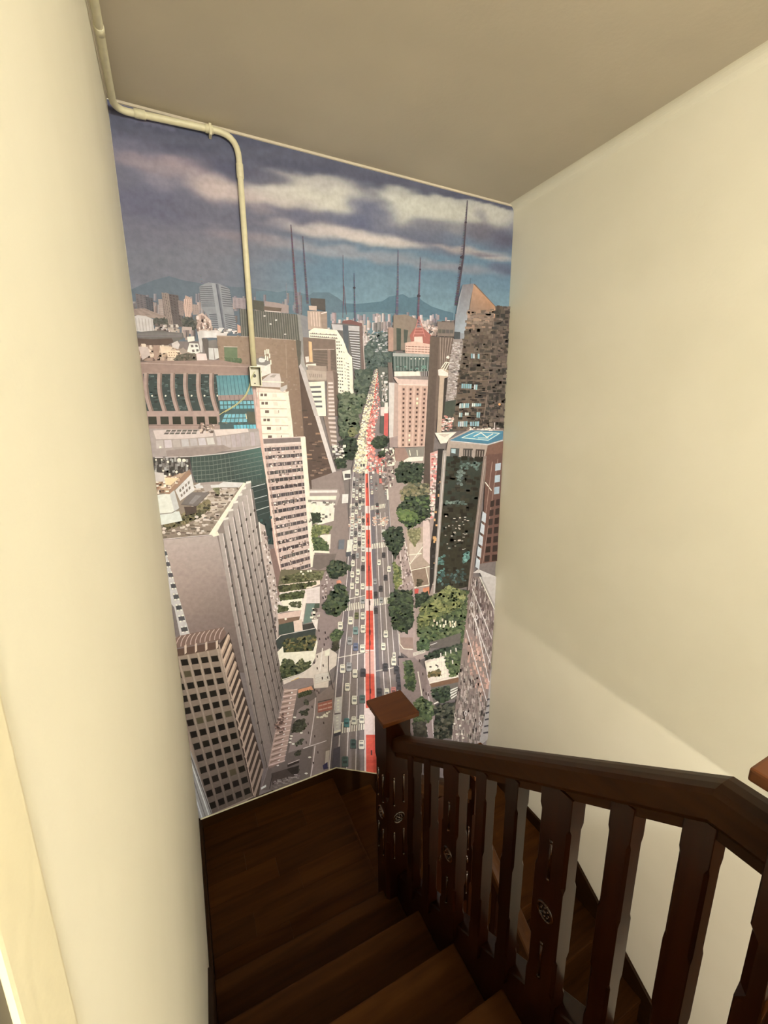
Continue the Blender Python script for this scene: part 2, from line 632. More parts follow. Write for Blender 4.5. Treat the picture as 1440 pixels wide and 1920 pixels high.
sleeve(cC0, u, .022, PR + .0035)
sleeve(cD, u, .018, PR + .0035)
sleeve(Vector((pF.x, YP, cE.z - .15)), Vector((0, 0, 1)), .03, PR + .003)
sleeve(Vector((cA.x, 2.02, cA.z)), Vector((0, 1, 0)), .016, PR + .002)
# saddle clip with two screws
for c in (cD + u * .004,):
    bx = bm_box(c.x - .006, c.x + .006, YP - PR - .004, YM, c.z - PR - .016, c.z + PR + .004, .002)
    obj('saddle_clip', finish(bx, 'saddle_clip', tuple(con.location)), M_PIPE, con)

# open switch box
q0, q1 = at_y(468, 693, YM - .03), at_y(486, 726, YM - .03)
bw = .057
bx0 = pF.x - bw / 2
bz1 = pF.z + .004
bz0 = bz1 - .098
YBX = YM - .056
jb = root('junction_box', (pF.x, YM, bz0), 'small open cream junction box at the end of the conduit', 'electrical box')
box('back_plate', bx0, bx0 + bw, YM - .012, YM - .0095, bz0, bz1, M_BOX, jb)
box('side_wall', bx0, bx0 + .0025, YBX, YM - .012, bz0, bz1, M_BOX_SHADE, jb)
box('side_wall', bx0 + bw - .0025, bx0 + bw, YBX, YM - .012, bz0, bz1, M_BOX_SHADE, jb)
box('side_wall', bx0, bx0 + bw, YBX, YM - .012, bz0, bz0 + .0025, M_BOX, jb)
box('side_wall', bx0, bx0 + bw, YBX, YM - .012, bz1 - .0025, bz1, M_BOX_SHADE, jb)
fm = bm_box(bx0 - .001, bx0 + .003, YBX - .0015, YBX, bz0, bz1)
for q in ((bx0 + bw - .003, bx0 + bw + .001, bz0, bz1), (bx0, bx0 + bw, bz1 - .003, bz1 + .001), (bx0, bx0 + bw, bz0 - .001, bz0 + .003)):
    bm_box(q[0], q[1], YBX - .0015, YBX, q[2], q[3], 0, 1, fm)
obj('rim', finish(fm, 'rim', tuple(jb.location)), M_BOX, jb)
bmk = bmesh.new()
bmesh.ops.create_cone(bmk, cap_ends=True, segments=18, radius1=.009, radius2=.009, depth=.002, matrix=Matrix.Translation((pF.x, YM - .0125, bz0 + .055)) @ Matrix.Rotation(math.pi / 2, 4, 'X'))
obj('knockout', finish(bmk, 'knockout', tuple(jb.location)), M_BOX_SHADE, jb)
bmk = bmesh.new()
bmesh.ops.create_cone(bmk, cap_ends=True, segments=12, radius1=.0035, radius2=.0035, depth=.003, matrix=Matrix.Translation((pF.x, YM - .013, bz0 + .015)) @ Matrix.Rotation(math.pi / 2, 4, 'X'))
obj('screw', finish(bmk, 'screw', tuple(jb.location)), M_HOLE, jb)

wp = [(477.5, 697), (472, 708), (468, 722), (463, 735), (456, 746), (444, 757), (430, 766), (420, 772), (411, 778)]
for k, (dx, dy, nm) in enumerate(((0, 0, .0017), (1.3, 1.2, .0013))):
    pts = [at_y(a + dx * min(1, i / 2), b + dy * min(1, i / 2), YM - .018 - .02 * min(1, i / 2) + .01 * max(0, (i - 4) / 4)) for i, (a, b) in enumerate(wp[:len(wp) - k])]
    fine = []
    for i in range(len(pts) - 1):
        p0, p1, p2, p3 = pts[max(i - 1, 0)], pts[i], pts[i + 1], pts[min(i + 2, len(pts) - 1)]
        for s in range(4):
            t = s / 4
            fine.append(.5 * ((2 * p1) + (p2 - p0) * t + (2 * p0 - 5 * p1 + 4 * p2 - p3) * t * t + (3 * p1 - p0 - 3 * p2 + p3) * t ** 3))
    fine.append(pts[-1])
    if k == 0:
        wr = tag(tube('wire', fine, nm, M_WIRE, None, 6), 'thin yellow green wire dangling out of the junction box', 'wire')
    else:
        tube('second_strand', fine, nm, M_WIRE, wr, 6)

# ------------------------------------------------------------------ the printed mural
# The print is flat: coloured shapes on the wall plane, kept as a colour attribute of one thin mesh.
# Shapes are measured in picture pixels of the print as it was photographed and carried to wall metres.
KM = [.94, 1.06, 1.34]             # ink reflectance per picture value; balances the warm lamp the print was seen under
SAT = [1.0]
TONE = [1.0]                     # tone curve of the part being printed
RND = random.Random(11)
PV, PF_, PC = [], [], []         # vertices, faces, corner colours
LAY = [0]
FR = [(0, 0, 1.0)]
FRAMES = {
    'P': (0, 0, 1.0),
    'Z1': (140, 0, 3.4286), 'Z2': (500, 340, 3.0), 'Z3': (220, 500, 3.4286), 'Z4': (580, 560, 3.6), 'Z5': (260, 860, 3.6),
    'Z6': (580, 860, 3.789), 'Z7': (300, 1140, 4.0), 'Z8': (560, 1160, 3.789),
    'A1': (235, 500, 5.538), 'A2': (480, 540, 6.0), 'A3': (620, 680, 6.545), 'A4': (780, 520, 6.4), 'A5': (260, 780, 5.538),
    'A6': (500, 1040, 7.678), 'A7': (740, 1080, 5.645), 'A8': (480, 1260, 6.0)}
MX0, MX1, MZ0, MZ1 = XL + .001, XR - .001, ZL2 + .03, ZC - .004


def fr(n):
    FR[0] = FRAMES[n]


def px(p):
    ox, oy, s = FR[0]
    return (ox + p[0] / s, oy + p[1] / s)


def clip_half(pts, ax, lim, sgn):
    out = []
    n = len(pts)
    for i in range(n):
        a, b = pts[i], pts[(i + 1) % n]
        da, db = (a[ax] - lim) * sgn, (b[ax] - lim) * sgn
        if da >= 0:
            out.append(a)
        if (da >= 0) != (db >= 0):
            t = da / (da - db)
            out.append(tuple(u + (v - u) * t for u, v in zip(a, b)))
    return out


def lin(c):
    g = (c[0] * .3 + c[1] * .59 + c[2] * .11) * (1 - SAT[0])
    c = [v * SAT[0] + g for v in c[:3]]
    return tuple(min(.92, s2l(255 * (max(0, min(255, v)) / 255) ** TONE[0]) * k) for v, k in zip(c[:3], KM))


def emit(pp, cols, off=0):
    """pp in picture pixels, cols one colour or one per corner"""
    one = not isinstance(cols[0], (tuple, list))
    pts = []
    for i, p in enumerate(pp):
        q = at_y(p[0], p[1], YM)
        pts.append((q.x, q.z) + lin(cols if one else cols[i]))
    for ax, lim, sg in ((0, MX0, 1), (0, MX1, -1), (1, MZ0, 1), (1, MZ1, -1)):
        pts = clip_half(pts, ax, lim, sg)
        if len(pts) < 3:
            return
    y = YM - .0012 - LAY[0] * 7e-6 - off * 8e-7
    b = len(PV)
    for q in pts:
        PV.append((q[0], y, q[1]))
        PC.append((q[2], q[3], q[4], 1.0))
    PF_.append(tuple(range(b, b + len(pts))))


def lay():
    LAY[0] += 1


def poly(pts, col, cols=None):
    lay()
    emit([px(p) for p in pts], cols if cols else col)


def rect(x0, y0, x1, y1, col):
    poly([(x0, y0), (x1, y0), (x1, y1), (x0, y1)], col)


def bil(q, u, v):
    if len(q) > 4:
        q = (q[0], q[1], q[len(q) // 2], q[-1])
    a, b, c, d = q
    return ((a[0] * (1 - u) + b[0] * u) * (1 - v) + (d[0] * (1 - u) + c[0] * u) * v,
            (a[1] * (1 - u) + b[1] * u) * (1 - v) + (d[1] * (1 - u) + c[1] * u) * v)


def jit(c, a):
    d = RND.uniform(-a, a)
    return tuple(v + d + RND.uniform(-a * .3, a * .3) for v in c)


def grad(q, ct, cb):
    poly(q, None, [ct, ct, cb, cb])


def grad4(q, a, b, c, d):
    """subdivided quad with four corner colours, so the blend stays smooth"""
    lay()
    n = 6
    cc = [a, b, c, d]
    col = lambda u, v: tuple((cc[0][k] * (1 - u) + cc[1][k] * u) * (1 - v) + (cc[3][k] * (1 - u) + cc[2][k] * u) * v for k in range(3))
    for i in range(n):
        for j in range(n):
            uv = [(i / n, j / n), ((i + 1) / n, j / n), ((i + 1) / n, (j + 1) / n), (i / n, (j + 1) / n)]
            emit([px(bil(q, *t)) for t in uv], [col(*t) for t in uv])


def cells(q, rows, cols, win, mx=.2, my=.25, ja=8, skip=0.0, alt=None, altp=0.0, u0=0, u1=1, v0=0, v1=1):
    """grid of windows on the quad q = TL, TR, BR, BL"""
    lay()
    for r in range(rows):
        for c in range(cols):
            if skip and RND.random() < skip:
                continue
            a = u0 + (u1 - u0) * (c + mx) / cols
            b = u0 + (u1 - u0) * (c + 1 - mx) / cols
            t = v0 + (v1 - v0) * (r + my) / rows
            s = v0 + (v1 - v0) * (r + 1 - my) / rows
            k = win if not (alt and RND.random() < altp) else alt
            emit([px(bil(q, *p)) for p in ((a, t), (b, t), (b, s), (a, s))], jit(k, ja))


def bands(q, n, col, m=.3, ja=4):
    cells(q, n, 1, col, 0, m, ja)


def fins(q, n, col, m=.3, ja=4):
    cells(q, 1, n, col, m, 0, ja)


def line(pts, w, col, w2=None):
    """polyline of width w (in picture pixels)"""
    lay()
    P = [px(p) for p in pts]
    n = len(P)
    for i in range(n - 1):
        a, b = P[i], P[i + 1]
        wa = w if w2 is None else w + (w2 - w) * i / (n - 1)
        wb = w if w2 is None else w + (w2 - w) * (i + 1) / (n - 1)
        dx, dy = b[0] - a[0], b[1] - a[1]
        l = math.hypot(dx, dy) or 1
        nx, ny = -dy / l / 2, dx / l / 2
        emit([(a[0] + nx * wa, a[1] + ny * wa), (b[0] + nx * wb, b[1] + ny * wb), (b[0] - nx * wb, b[1] - ny * wb), (a[0] - nx * wa, a[1] - ny * wa)], col)


def inside(pt, pg):
    x, y = pt
    c = False
    n = len(pg)
    for i in range(n):
        x1, y1 = pg[i]
        x2, y2 = pg[(i + 1) % n]
        if (y1 > y) != (y2 > y) and x < (x2 - x1) * (y - y1) / (y2 - y1) + x1:
            c = not c
    return c


def blob(x, y, rx, ry, col, n=7, k=0):
    a0 = RND.random() * 6.28
    emit([(x + rx * RND.uniform(.75, 1.2) * math.cos(a0 + i * math.tau / n), y + ry * RND.uniform(.75, 1.2) * math.sin(a0 + i * math.tau / n)) for i in range(n)], col, k)


def speck(pg, n, sx, sy, cols, ja=8, shape='q'):
    """n small marks scattered inside the outline pg; sizes in picture pixels"""
    lay()
    pg = [px(p) for p in pg]
    xs = [p[0] for p in pg]
    ys = [p[1] for p in pg]
    k = 0
    tries = 0
    while k < n and tries < n * 8:
        tries += 1
        x, y = RND.uniform(min(xs), max(xs)), RND.uniform(min(ys), max(ys))
        if not inside((x, y), pg):
            continue
        c = jit(RND.choice(cols), ja)
        a, b = sx * RND.uniform(.5, 1.2) / 2, sy * RND.uniform(.5, 1.2) / 2
        if shape == 'q':
            emit([(x - a, y - b), (x + a, y - b), (x + a, y + b), (x - a, y + b)], c, k % 9)
        else:
            blob(x, y, a, b, c, 6, k % 9)
        k += 1
    lay()


G_DARK = [(38, 48, 36), (48, 60, 42), (32, 40, 32), (58, 70, 48)]
G_MID = [(58, 74, 44), (74, 88, 52), (46, 58, 40), (90, 102, 62)]
G_LITE = [(112, 118, 62), (132, 134, 74), (88, 96, 52), (70, 80, 46)]


def tree(pg, cols, dens=.12, s=5.0, base=None):
    """crown: dark outline filled with many small leaf marks, lighter towards its top"""
    P = [px(p) for p in pg]
    xs = [p[0] for p in P]
    ys = [p[1] for p in P]
    cx, cy = sum(xs) / len(xs), sum(ys) / len(ys)
    lay()
    rag = []
    for i in range(len(P)):
        a, b = P[i], P[(i + 1) % len(P)]
        l = math.hypot(b[0] - a[0], b[1] - a[1])
        m = max(2, int(l / 4))
        for k in range(m):
            t = k / m
            f = RND.uniform(.8, 1.16)
            x, y = a[0] + (b[0] - a[0]) * t, a[1] + (b[1] - a[1]) * t
            rag.append((cx + (x - cx) * f, cy + (y - cy) * f))
    for i in range(len(rag)):
        emit([(cx, cy), rag[i], rag[(i + 1) % len(rag)]], base or cols[0])
    area = (max(xs) - min(xs)) * (max(ys) - min(ys))
    n = int(area * dens)
    for g in range(3):
        lay()
        k = 0
        tries = 0
        while k < n // 3 and tries < n * 3:
            tries += 1
            x, y = RND.uniform(min(xs), max(xs)), RND.uniform(min(ys), max(ys))
            if not inside((x, y), P):
                continue
            t = (y - min(ys)) / (max(ys) - min(ys) + 1e-6)
            c = cols[min(len(cols) - 1, int(RND.random() * len(cols)))]
            d = 10 * (0.5 - t) + g * 5 - 6
            blob(x, y, s * RND.uniform(.3, .8), s * RND.uniform(.25, .6), jit(tuple(v + d for v in c), 7), 6, k % 9)
            k += 1
    lay()


def car(x, y, s, body, lights=None):
    """seen from above and ahead: body, dark screens, roof; (x, y) picture pixels, s = width"""
    w, h = s / 2, s * .95
    k = .03 * (700 - x) / 100
    def Q(a, b, c, d, col, o=0):
        emit([(x + a * w - k * b * h, y + b * h), (x + c * w - k * b * h, y + b * h), (x + c * w - k * d * h, y + d * h), (x + a * w - k * d * h, y + d * h)], col, o)
    lay()
    Q(-1.05, -.7, 1.1, .95, (62, 54, 54))
    lay()
    emit([(x + a * w, y + b * h) for a, b in ((-.8, -.85), (.8, -.85), (.98, -.5), (1, .6), (.8, .85), (-.8, .85), (-1, .6), (-.98, -.5))], body)
    lay()
    Q(-.7, -.12, .7, .32, tuple(v * .42 + 22 for v in body))
    Q(-.6, -.62, .6, -.5, tuple(v * .4 + 20 for v in body))
    if lights:
        Q(-.9, .66, -.45, .82, lights)
        Q(.45, .66, .9, .82, lights)


# ---- sky ------------------------------------------------------------
def sm(a, b, t):
    t = max(0, min(1, (t - a) / (b - a)))
    return t * t * (3 - 2 * t)


def mix(a, b, t):
    return tuple(x + (y - x) * t for x, y in zip(a, b))


CL = [  # cx, cy, rx, ry, colour, strength
    (330, 300, 150, 36, (116, 110, 124), .8), (300, 312, 90, 17, (166, 147, 148), .8), (350, 306, 48, 14, (176, 153, 152), .7),
    (300, 345, 28, 16, (160, 148, 156), .5), (400, 350, 50, 26, (192, 170, 164), .85), (470, 366, 100, 20, (204, 182, 172), .9),
    (520, 346, 70, 26, (198, 184, 174), .9), (580, 360, 95, 34, (208, 196, 180), .95), (630, 374, 62, 32, (212, 202, 184), .9),
    (450, 322, 85, 19, (88, 87, 104), .9), (505, 334, 40, 12, (104, 100, 112), .6), (600, 345, 26, 14, (176, 166, 160), .5),
    (290, 385, 80, 30, (102, 99, 117), .8), (400, 404, 110, 18, (108, 105, 117), .75), (560, 400, 66, 11, (104, 102, 118), .8), (490, 392, 40, 8, (150, 138, 140), .5),
    (800, 384, 100, 34, (206, 198, 180), .95), (860, 402, 60, 26, (200, 192, 174), .85), (745, 392, 50, 30, (208, 200, 182), .9),
    (690, 400, 36, 32, (106, 106, 124), .95), (664, 416, 50, 14, (100, 102, 122), .8), (716, 416, 30, 18, (132, 130, 140), .7),
    (815, 424, 40, 14, (126, 123, 130), .85), (780, 442, 60, 14, (112, 111, 124), .8), (800, 460, 60, 13, (102, 102, 117), .85), (848, 428, 20, 12, (150, 146, 146), .6),
    (650, 440, 120, 11, (214, 196, 184), .9), (730, 456, 70, 8, (216, 199, 184), .7), (470, 446, 70, 12, (144, 130, 133), .7), (300, 440, 80, 24, (118, 114, 124), .7),
    (925, 402, 52, 30, (200, 191, 174), .95), (902, 436, 34, 15, (110, 104, 113), .9), (945, 450, 26, 20, (98, 94, 108), .9), (895, 408, 10, 14, (140, 132, 136), .6),
    (880, 470, 60, 7, (194, 172, 160), .75), (930, 486, 40, 6, (194, 172, 160), .75), (905, 478, 30, 5, (118, 108, 115), .7), (945, 505, 26, 8, (98, 99, 115), .8),
    (870, 505, 70, 8, (148, 141, 146), .6), (620, 470, 120, 11, (168, 159, 160), .65), (790, 492, 90, 9, (158, 149, 150), .5), (450, 470, 90, 16, (126, 121, 128), .6),
    (520, 480, 60, 12, (120, 122, 133), .6), (745, 535, 90, 26, (124, 146, 156), .5)]


def sky(x, y):
    n1 = noise.noise(Vector((x / 55, y / 26, 1.3)))
    n2 = noise.noise(Vector((x / 24, y / 12, 4.1)))
    n3 = noise.noise(Vector((x / 130, y / 20, 9.1)))
    xx = x + 16 * n1 + 7 * n2
    yy = y + 8 * noise.noise(Vector((x / 48, y / 22, 7.7))) + 4 * n2
    sl = .26 * (765 - y) / 500
    # base: slate at the top, lavender grey, blue haze at the skyline
    c = mix((84, 83, 100), (116, 112, 124), sm(280, 360, y - sl * (x - 500) * .9))
    lo = mix((122, 120, 128), (108, 130, 146), sm(380, 640, x))
    c = mix(c, lo, sm(410, 490, y))
    c = mix(c, mix((122, 124, 134), (128, 152, 162), sm(400, 640, x)), sm(510, 590, y))
    for cx, cy, rx, ry, col, st in CL:
        dx, dy = xx - cx, yy - cy
        dy -= dx * sl * .9
        d = (dx / rx) ** 2 + (dy / ry) ** 2
        if d < 4:
            c = mix(c, col, st * math.exp(-d ** 1.7 * .8))
    # dark bank under the ceiling, thinning to the right
    top = 188 + .262 * (x - 200)
    th = 58 - 48 * sm(300, 900, x)
    bank = 1 - sm(th * .75, th * 1.25, (yy - top) + 7 * n3)
    c = mix(c, mix((80, 80, 96), (104, 102, 114), .5 + .5 * n3), bank)
    if x < 330 and y - top < 26:
        c = mix(c, (116, 110, 128), .5)
    f = 1 + .05 * n2
    return tuple(v * f for v in c)


fr('P')
lay()
st = 4.0
gx = [190 + st * i for i in range(int(785 / st))]
gy = [176 + st * i for i in range(int(470 / st))]
skyc = {(i, j): sky(x, y) for i, x in enumerate(gx) for j, y in enumerate(gy)}
for i in range(len(gx) - 1):
    for j in range(len(gy) - 1):
        if gy[j + 1] < 180 + .25 * (gx[i] - 200):
            continue
        emit([(gx[i], gy[j]), (gx[i + 1], gy[j]), (gx[i + 1], gy[j + 1]), (gx[i], gy[j + 1])], [skyc[i, j], skyc[i + 1, j], skyc[i + 1, j + 1], skyc[i, j + 1]])
TONE[0] = .88
SAT[0] = .82
KM[:] = (1.2, 1.29, 1.6)
# ground of the whole lower picture
poly([(150, 600), (1000, 600), (1000, 1700), (150, 1700)], (112, 100, 96))

# ---- far hills and hazy city -----------------------------------------
TONE[0] = .95
KM[:] = (.98, 1.1, 1.40)
fr('P')
poly([(235, 548), (268, 533), (290, 525), (317, 518), (345, 526), (375, 531), (410, 536), (470, 540), (520, 548), (560, 550), (620, 560), (620, 640), (235, 640)], (98, 108, 118))
fr('Z2')
poly([(-60, 620), (0, 615), (60, 625), (110, 615), (180, 625), (240, 640), (260, 625), (350, 625), (400, 655), (440, 685), (500, 690), (500, 830), (-60, 830)], (94, 116, 128))
poly([(420, 690), (500, 690), (560, 685), (650, 675), (690, 648), (730, 642), (765, 634), (800, 655), (850, 650), (880, 675), (930, 705), (1000, 728), (1050, 740), (1050, 830), (420, 830)], (84, 114, 128))
poly([(360, 740), (600, 735), (760, 745), (1050, 790), (1050, 860), (360, 860)], (104, 132, 142))
fr('P')
TONE[0] = .9
KM[:] = (1.14, 1.23, 1.54)
for y0, y1, x0, x1, n, cols in ((548, 585, 245, 560, 70, [(128, 120, 124), (142, 130, 130), (118, 114, 120)]),
                                (585, 615, 610, 860, 110, [(176, 150, 148), (196, 172, 164), (150, 140, 146), (138, 124, 128), (208, 190, 182)]),
                                (598, 640, 610, 860, 90, [(150, 132, 126), (190, 168, 156), (120, 112, 110), (206, 190, 180)]),
                                (565, 620, 245, 500, 90, [(118, 106, 104), (146, 126, 118), (100, 92, 92), (166, 142, 130), (90, 86, 84)])):
    for k in range(n):
        x, y = RND.uniform(x0, x1), RND.uniform(y0, y1)
        w_, h_ = RND.uniform(3, 8), RND.uniform(8, 22)
        lay()
        c = jit(RND.choice(cols), 8)
        emit([(x, y), (x + w_, y + .3), (x + w_, y + h_), (x, y + h_)], c)
        emit([(x + w_ * .6, y), (x + w_, y), (x + w_, y + h_), (x + w_ * .6, y + h_)], tuple(v * .82 for v in c), 3)
speck([(610, 615), (860, 615), (860, 660), (610, 660)], 240, 4, 3, [(96, 100, 92), (170, 152, 142), (70, 82, 74), (204, 190, 180)], 10)
tree([(700, 625), (735, 622), (740, 690), (690, 700), (680, 660)], [(70, 84, 78), (58, 72, 66), (86, 98, 90)], .1, 5)
speck([(690, 622), (730, 622), (730, 660), (690, 660)], 70, 5, 2.5, [(176, 174, 170), (150, 150, 146), (70, 84, 80)], 8)

# ---- masts -----------------------------------------------------------
fr('Z2')


def mast(pts, w0, w1, col=(66, 56, 66)):
    w1 *= .62
    w0 *= .85
    col = tuple(v + 14 for v in col)
    line(pts, w0, col, w1)
    (x0, y0), (x1, y1) = pts[0], pts[-1]
    lay()
    n = int(abs(y1 - y0) / 9)
    for i in range(n):
        t = (i + .5) / n
        x, y = px((x0 + (x1 - x0) * t, y0 + (y1 - y0) * t))
        ww = (w0 + (w1 - w0) * t) * .8
        emit([(x - ww, y), (x + ww, y), (x + ww * .7, y + .8), (x - ww * .7, y + .8)], tuple(v + RND.uniform(-12, 34) for v in col))


mast([(135, 245), (150, 440), (172, 745)], 2.0, 7.5, (72, 52, 62))
mast([(202, 310), (214, 480), (230, 690)], 1.8, 6.5, (62, 56, 68))
mast([(428, 415), (430, 560), (432, 700)], 1.2, 3.2, (74, 62, 74))
line([(431, 590), (427, 770)], 1.0, (96, 70, 78))
line([(434, 590), (447, 750)], 1.0, (96, 70, 78))
mast([(490, 518), (492, 600), (496, 800)], 1.4, 5.4, (58, 62, 80))
mast([(738, 388), (737, 560), (731, 750)], 1.3, 7.5, (72, 66, 84))
mast([(864, 430), (858, 560), (848, 800)], 1.4, 6.5, (78, 58, 72))
mast([(1128, 108), (1105, 420), (1062, 700)], 1.8, 8.5, (58, 48, 56))
for x, y, r in ((1118, 232, 2.4), (1098, 428, 4.2), (1086, 490, 4.4), (862, 497, 2.2), (853, 645, 3.6), (491, 600, 2.4)):
    lay()
    blob(*px((x, y)), r, r * .9, (60, 50, 60), 8)
for p in ([(108, 570), (118, 735)], [(148, 540), (160, 700)], [(186, 595), (192, 740)]):
    mast(p, .8, 2.4, (100, 96, 108))
line([(1144, 545), (1143, 585)], .8, (70, 90, 90))

TONE[0] = .88
KM[:] = (1.2, 1.29, 1.6)
# ---- left, far: towers behind the brown block -------------------------
fr('A1')
for q, c in (([(105, 280), (215, 300), (240, 480), (120, 440)], (98, 90, 92)), ([(205, 310), (285, 330), (300, 490), (230, 480)], (76, 76, 80)), ([(340, 340), (385, 340), (400, 520), (360, 510)], (152, 132, 124)),
             ([(375, 270), (450, 280), (500, 610), (430, 600), (400, 500)], (118, 102, 94)), ([(450, 285), (550, 300), (590, 620), (510, 640), (480, 500)], (84, 74, 72)), ([(60, 440), (200, 435), (420, 520), (420, 560), (80, 500)], (142, 120, 108)),
             ([(625, 300), (690, 330), (700, 450), (670, 530), (620, 520), (600, 400)], (172, 138, 122)), ([(690, 390), (760, 400), (770, 500), (700, 500)], (150, 128, 118)), ([(1110, 320), (1250, 330), (1250, 440), (1120, 430)], (142, 126, 128)),
             ([(545, 350), (600, 360), (610, 520), (560, 500)], (128, 110, 104))):
    poly(q, c)
    cells(q, 9, 3, tuple(v * .82 for v in c), .25, .3, 8)
fins([(375, 275), (450, 285), (500, 610), (430, 600)], 4, (142, 122, 110), .35)
fins([(600, 340), (690, 340), (690, 520), (620, 520)], 4, (196, 162, 144), .34)
tree([(290, 545), (400, 535), (440, 560), (430, 610), (300, 605)], [(66, 66, 60), (78, 76, 68), (54, 56, 50)], .12, 5)
tree([(590, 530), (690, 530), (740, 600), (720, 660), (600, 620)], [(60, 62, 58), (76, 74, 66), (48, 52, 48)], .12, 5)
q = [(80, 520), (130, 505), (215, 515), (285, 545), (300, 665), (250, 685), (100, 670)]
poly(q, (182, 172, 164))
fins([(90, 530), (290, 550), (300, 670), (110, 665)], 6, (156, 146, 140), .36)
speck([(310, 600), (540, 610), (540, 690), (320, 690)], 70, 6, 5, [(168, 150, 136), (112, 96, 88), (196, 180, 168), (88, 76, 70)], 8)
# slatted grey tower
tw = [(765, 210), (800, 190), (860, 165), (970, 180), (1080, 230), (1165, 690), (1040, 650), (900, 640), (860, 520), (790, 430)]
poly(tw, (122, 124, 128))
bands([(762, 205), (905, 195), (935, 420), (795, 420)], 11, (80, 80, 84), .3)
bands([(990, 205), (1082, 225), (1118, 425), (1015, 420)], 9, (78, 78, 84), .3)
bands([(868, 490), (950, 485), (975, 640), (900, 640)], 8, (76, 78, 84), .3)
bands([(1030, 490), (1140, 500), (1165, 690), (1050, 655)], 8, (76, 78, 84), .3)
poly([(895, 170), (965, 182), (1035, 640), (970, 640)], (134, 134, 138))
poly([(935, 178), (965, 182), (1035, 640), (1010, 640)], (96, 98, 106))
line([(945, 185), (1018, 640)], 1.2, (70, 70, 78))
mast([(780, 70), (790, 130), (797, 190)], .8, 4.0, (74, 76, 88))
# pink and white houses
for q, c in (([(740, 510), (800, 480), (890, 560), (900, 660), (750, 665)], (186, 156, 140)), ([(745, 665), (940, 660), (1060, 690), (1050, 720), (950, 725), (860, 740), (770, 740)], (196, 184, 176)), ([(820, 670), (945, 690), (950, 740), (820, 735)], (206, 198, 190)),
             ([(1160, 600), (1200, 620), (1205, 690), (1165, 690)], (196, 142, 116)), ([(745, 670), (800, 670), (800, 890), (780, 890)], (186, 176, 168)), ([(590, 625), (690, 630), (690, 660), (600, 660)], (172, 150, 140))):
    poly(q, c)
speck([(740, 500), (890, 560), (900, 660), (750, 665)], 50, 4, 6, [(222, 198, 182), (132, 104, 92), (170, 140, 124), (104, 84, 76)], 8)
speck([(980, 640), (1160, 660), (1160, 700), (990, 690)], 20, 8, 3, [(210, 200, 192), (120, 112, 110)], 8)
# dark vaulted roof and low houses
poly([(100, 690), (190, 675), (330, 665), (480, 680), (600, 690), (610, 740), (520, 790), (400, 820), (120, 820)], (92, 86, 82))
poly([(115, 745), (280, 755), (480, 745), (500, 780), (440, 815), (120, 820)], (80, 62, 54))
for k in range(6):
    line([(110, 690 + k * 10), (300, 680 + k * 12), (590, 695 + k * 8)], .9, jit((108, 102, 98), 10))
poly([(125, 820), (420, 815), (700, 880), (860, 960), (860, 1000), (140, 980)], (140, 112, 96))
speck([(120, 820), (420, 815), (600, 870), (620, 960), (140, 970)], 150, 7, 6, [(196, 168, 142), (150, 118, 98), (94, 74, 64), (214, 188, 164), (172, 140, 116)], 8)
for q, c in (([(130, 830), (235, 835), (260, 920), (180, 970)], (184, 162, 150)), ([(360, 830), (470, 830), (480, 900), (370, 900)], (214, 182, 152)), ([(430, 870), (530, 875), (550, 940), (440, 940)], (224, 190, 156)), ([(290, 815), (360, 820), (340, 960), (300, 960)], (150, 118, 100)),
             ([(480, 800), (540, 770), (565, 810), (550, 860), (490, 840)], (196, 180, 170)), ([(640, 730), (715, 725), (720, 770), (650, 785)], (216, 208, 200)), ([(665, 795), (755, 800), (775, 890), (720, 910), (640, 885)], (212, 206, 200)), ([(790, 745), (860, 755), (860, 960), (830, 900)], (88, 78, 72)),
             ([(860, 770), (945, 760), (960, 830), (865, 840)], (112, 104, 98)), ([(862, 845), (970, 850), (985, 940), (930, 970), (870, 965)], (190, 184, 176)), ([(735, 900), (840, 905), (850, 985), (745, 985)], (216, 190, 180)), ([(555, 870), (600, 840), (660, 900), (600, 930)], (150, 130, 116))):
    poly(q, c)
cells([(665, 800), (755, 800), (775, 890), (690, 905)], 2, 2, (92, 84, 82), .22, .25)
line([(915, 850), (930, 970)], .9, (70, 62, 58))
cells([(440, 880), (540, 880), (550, 935), (445, 935)], 2, 4, (130, 96, 76), .3, .3)
tree([(600, 900), (720, 905), (740, 985), (500, 985), (520, 940)], [(86, 78, 64), (70, 66, 54), (108, 94, 78)], .08, 5)

# ---- dark ribbed tower and the tall brown slab -------------------------
fr('Z3')
poly([(870, 215), (940, 225), (945, 290), (870, 275)], (72, 70, 60))
poly([(945, 222), (1035, 235), (1100, 250), (1100, 300), (945, 290)], (142, 122, 116))
poly([(940, 255), (1055, 268), (1050, 290), (940, 280)], (96, 78, 66))
line([(945, 286), (1048, 293)], 1.4, (206, 190, 176))
rb = [(785, 272), (1165, 310), (1185, 640), (1150, 640), (1140, 472), (795, 446)]
poly(rb, (76, 74, 66))
fins([(785, 272), (1165, 310), (1180, 480), (795, 446)], 26, (108, 104, 94), .32, 5)
for x, y in ((945, 318), (1020, 345), (985, 370), (1078, 435)):
    lay()
    blob(*px((x, y)), 2.4, 1.4, (216, 204, 190), 5)
poly([(1155, 305), (1192, 320), (1225, 760), (1165, 640), (1180, 560)], (128, 124, 118))
poly([(1150, 470), (1180, 480), (1175, 650), (1160, 640)], (78, 72, 62))
bs = [(638, 443), (850, 450), (1145, 474), (1168, 700), (1198, 1095), (930, 1100), (880, 660), (655, 602)]
poly(bs, (134, 108, 88))
grad4([(885, 452), (1145, 474), (1198, 1095), (930, 1100)], (140, 114, 94), (126, 100, 80), (120, 92, 74), (136, 106, 88))
line([(640, 446), (850, 452), (1145, 474)], 1.3, (164, 140, 122))
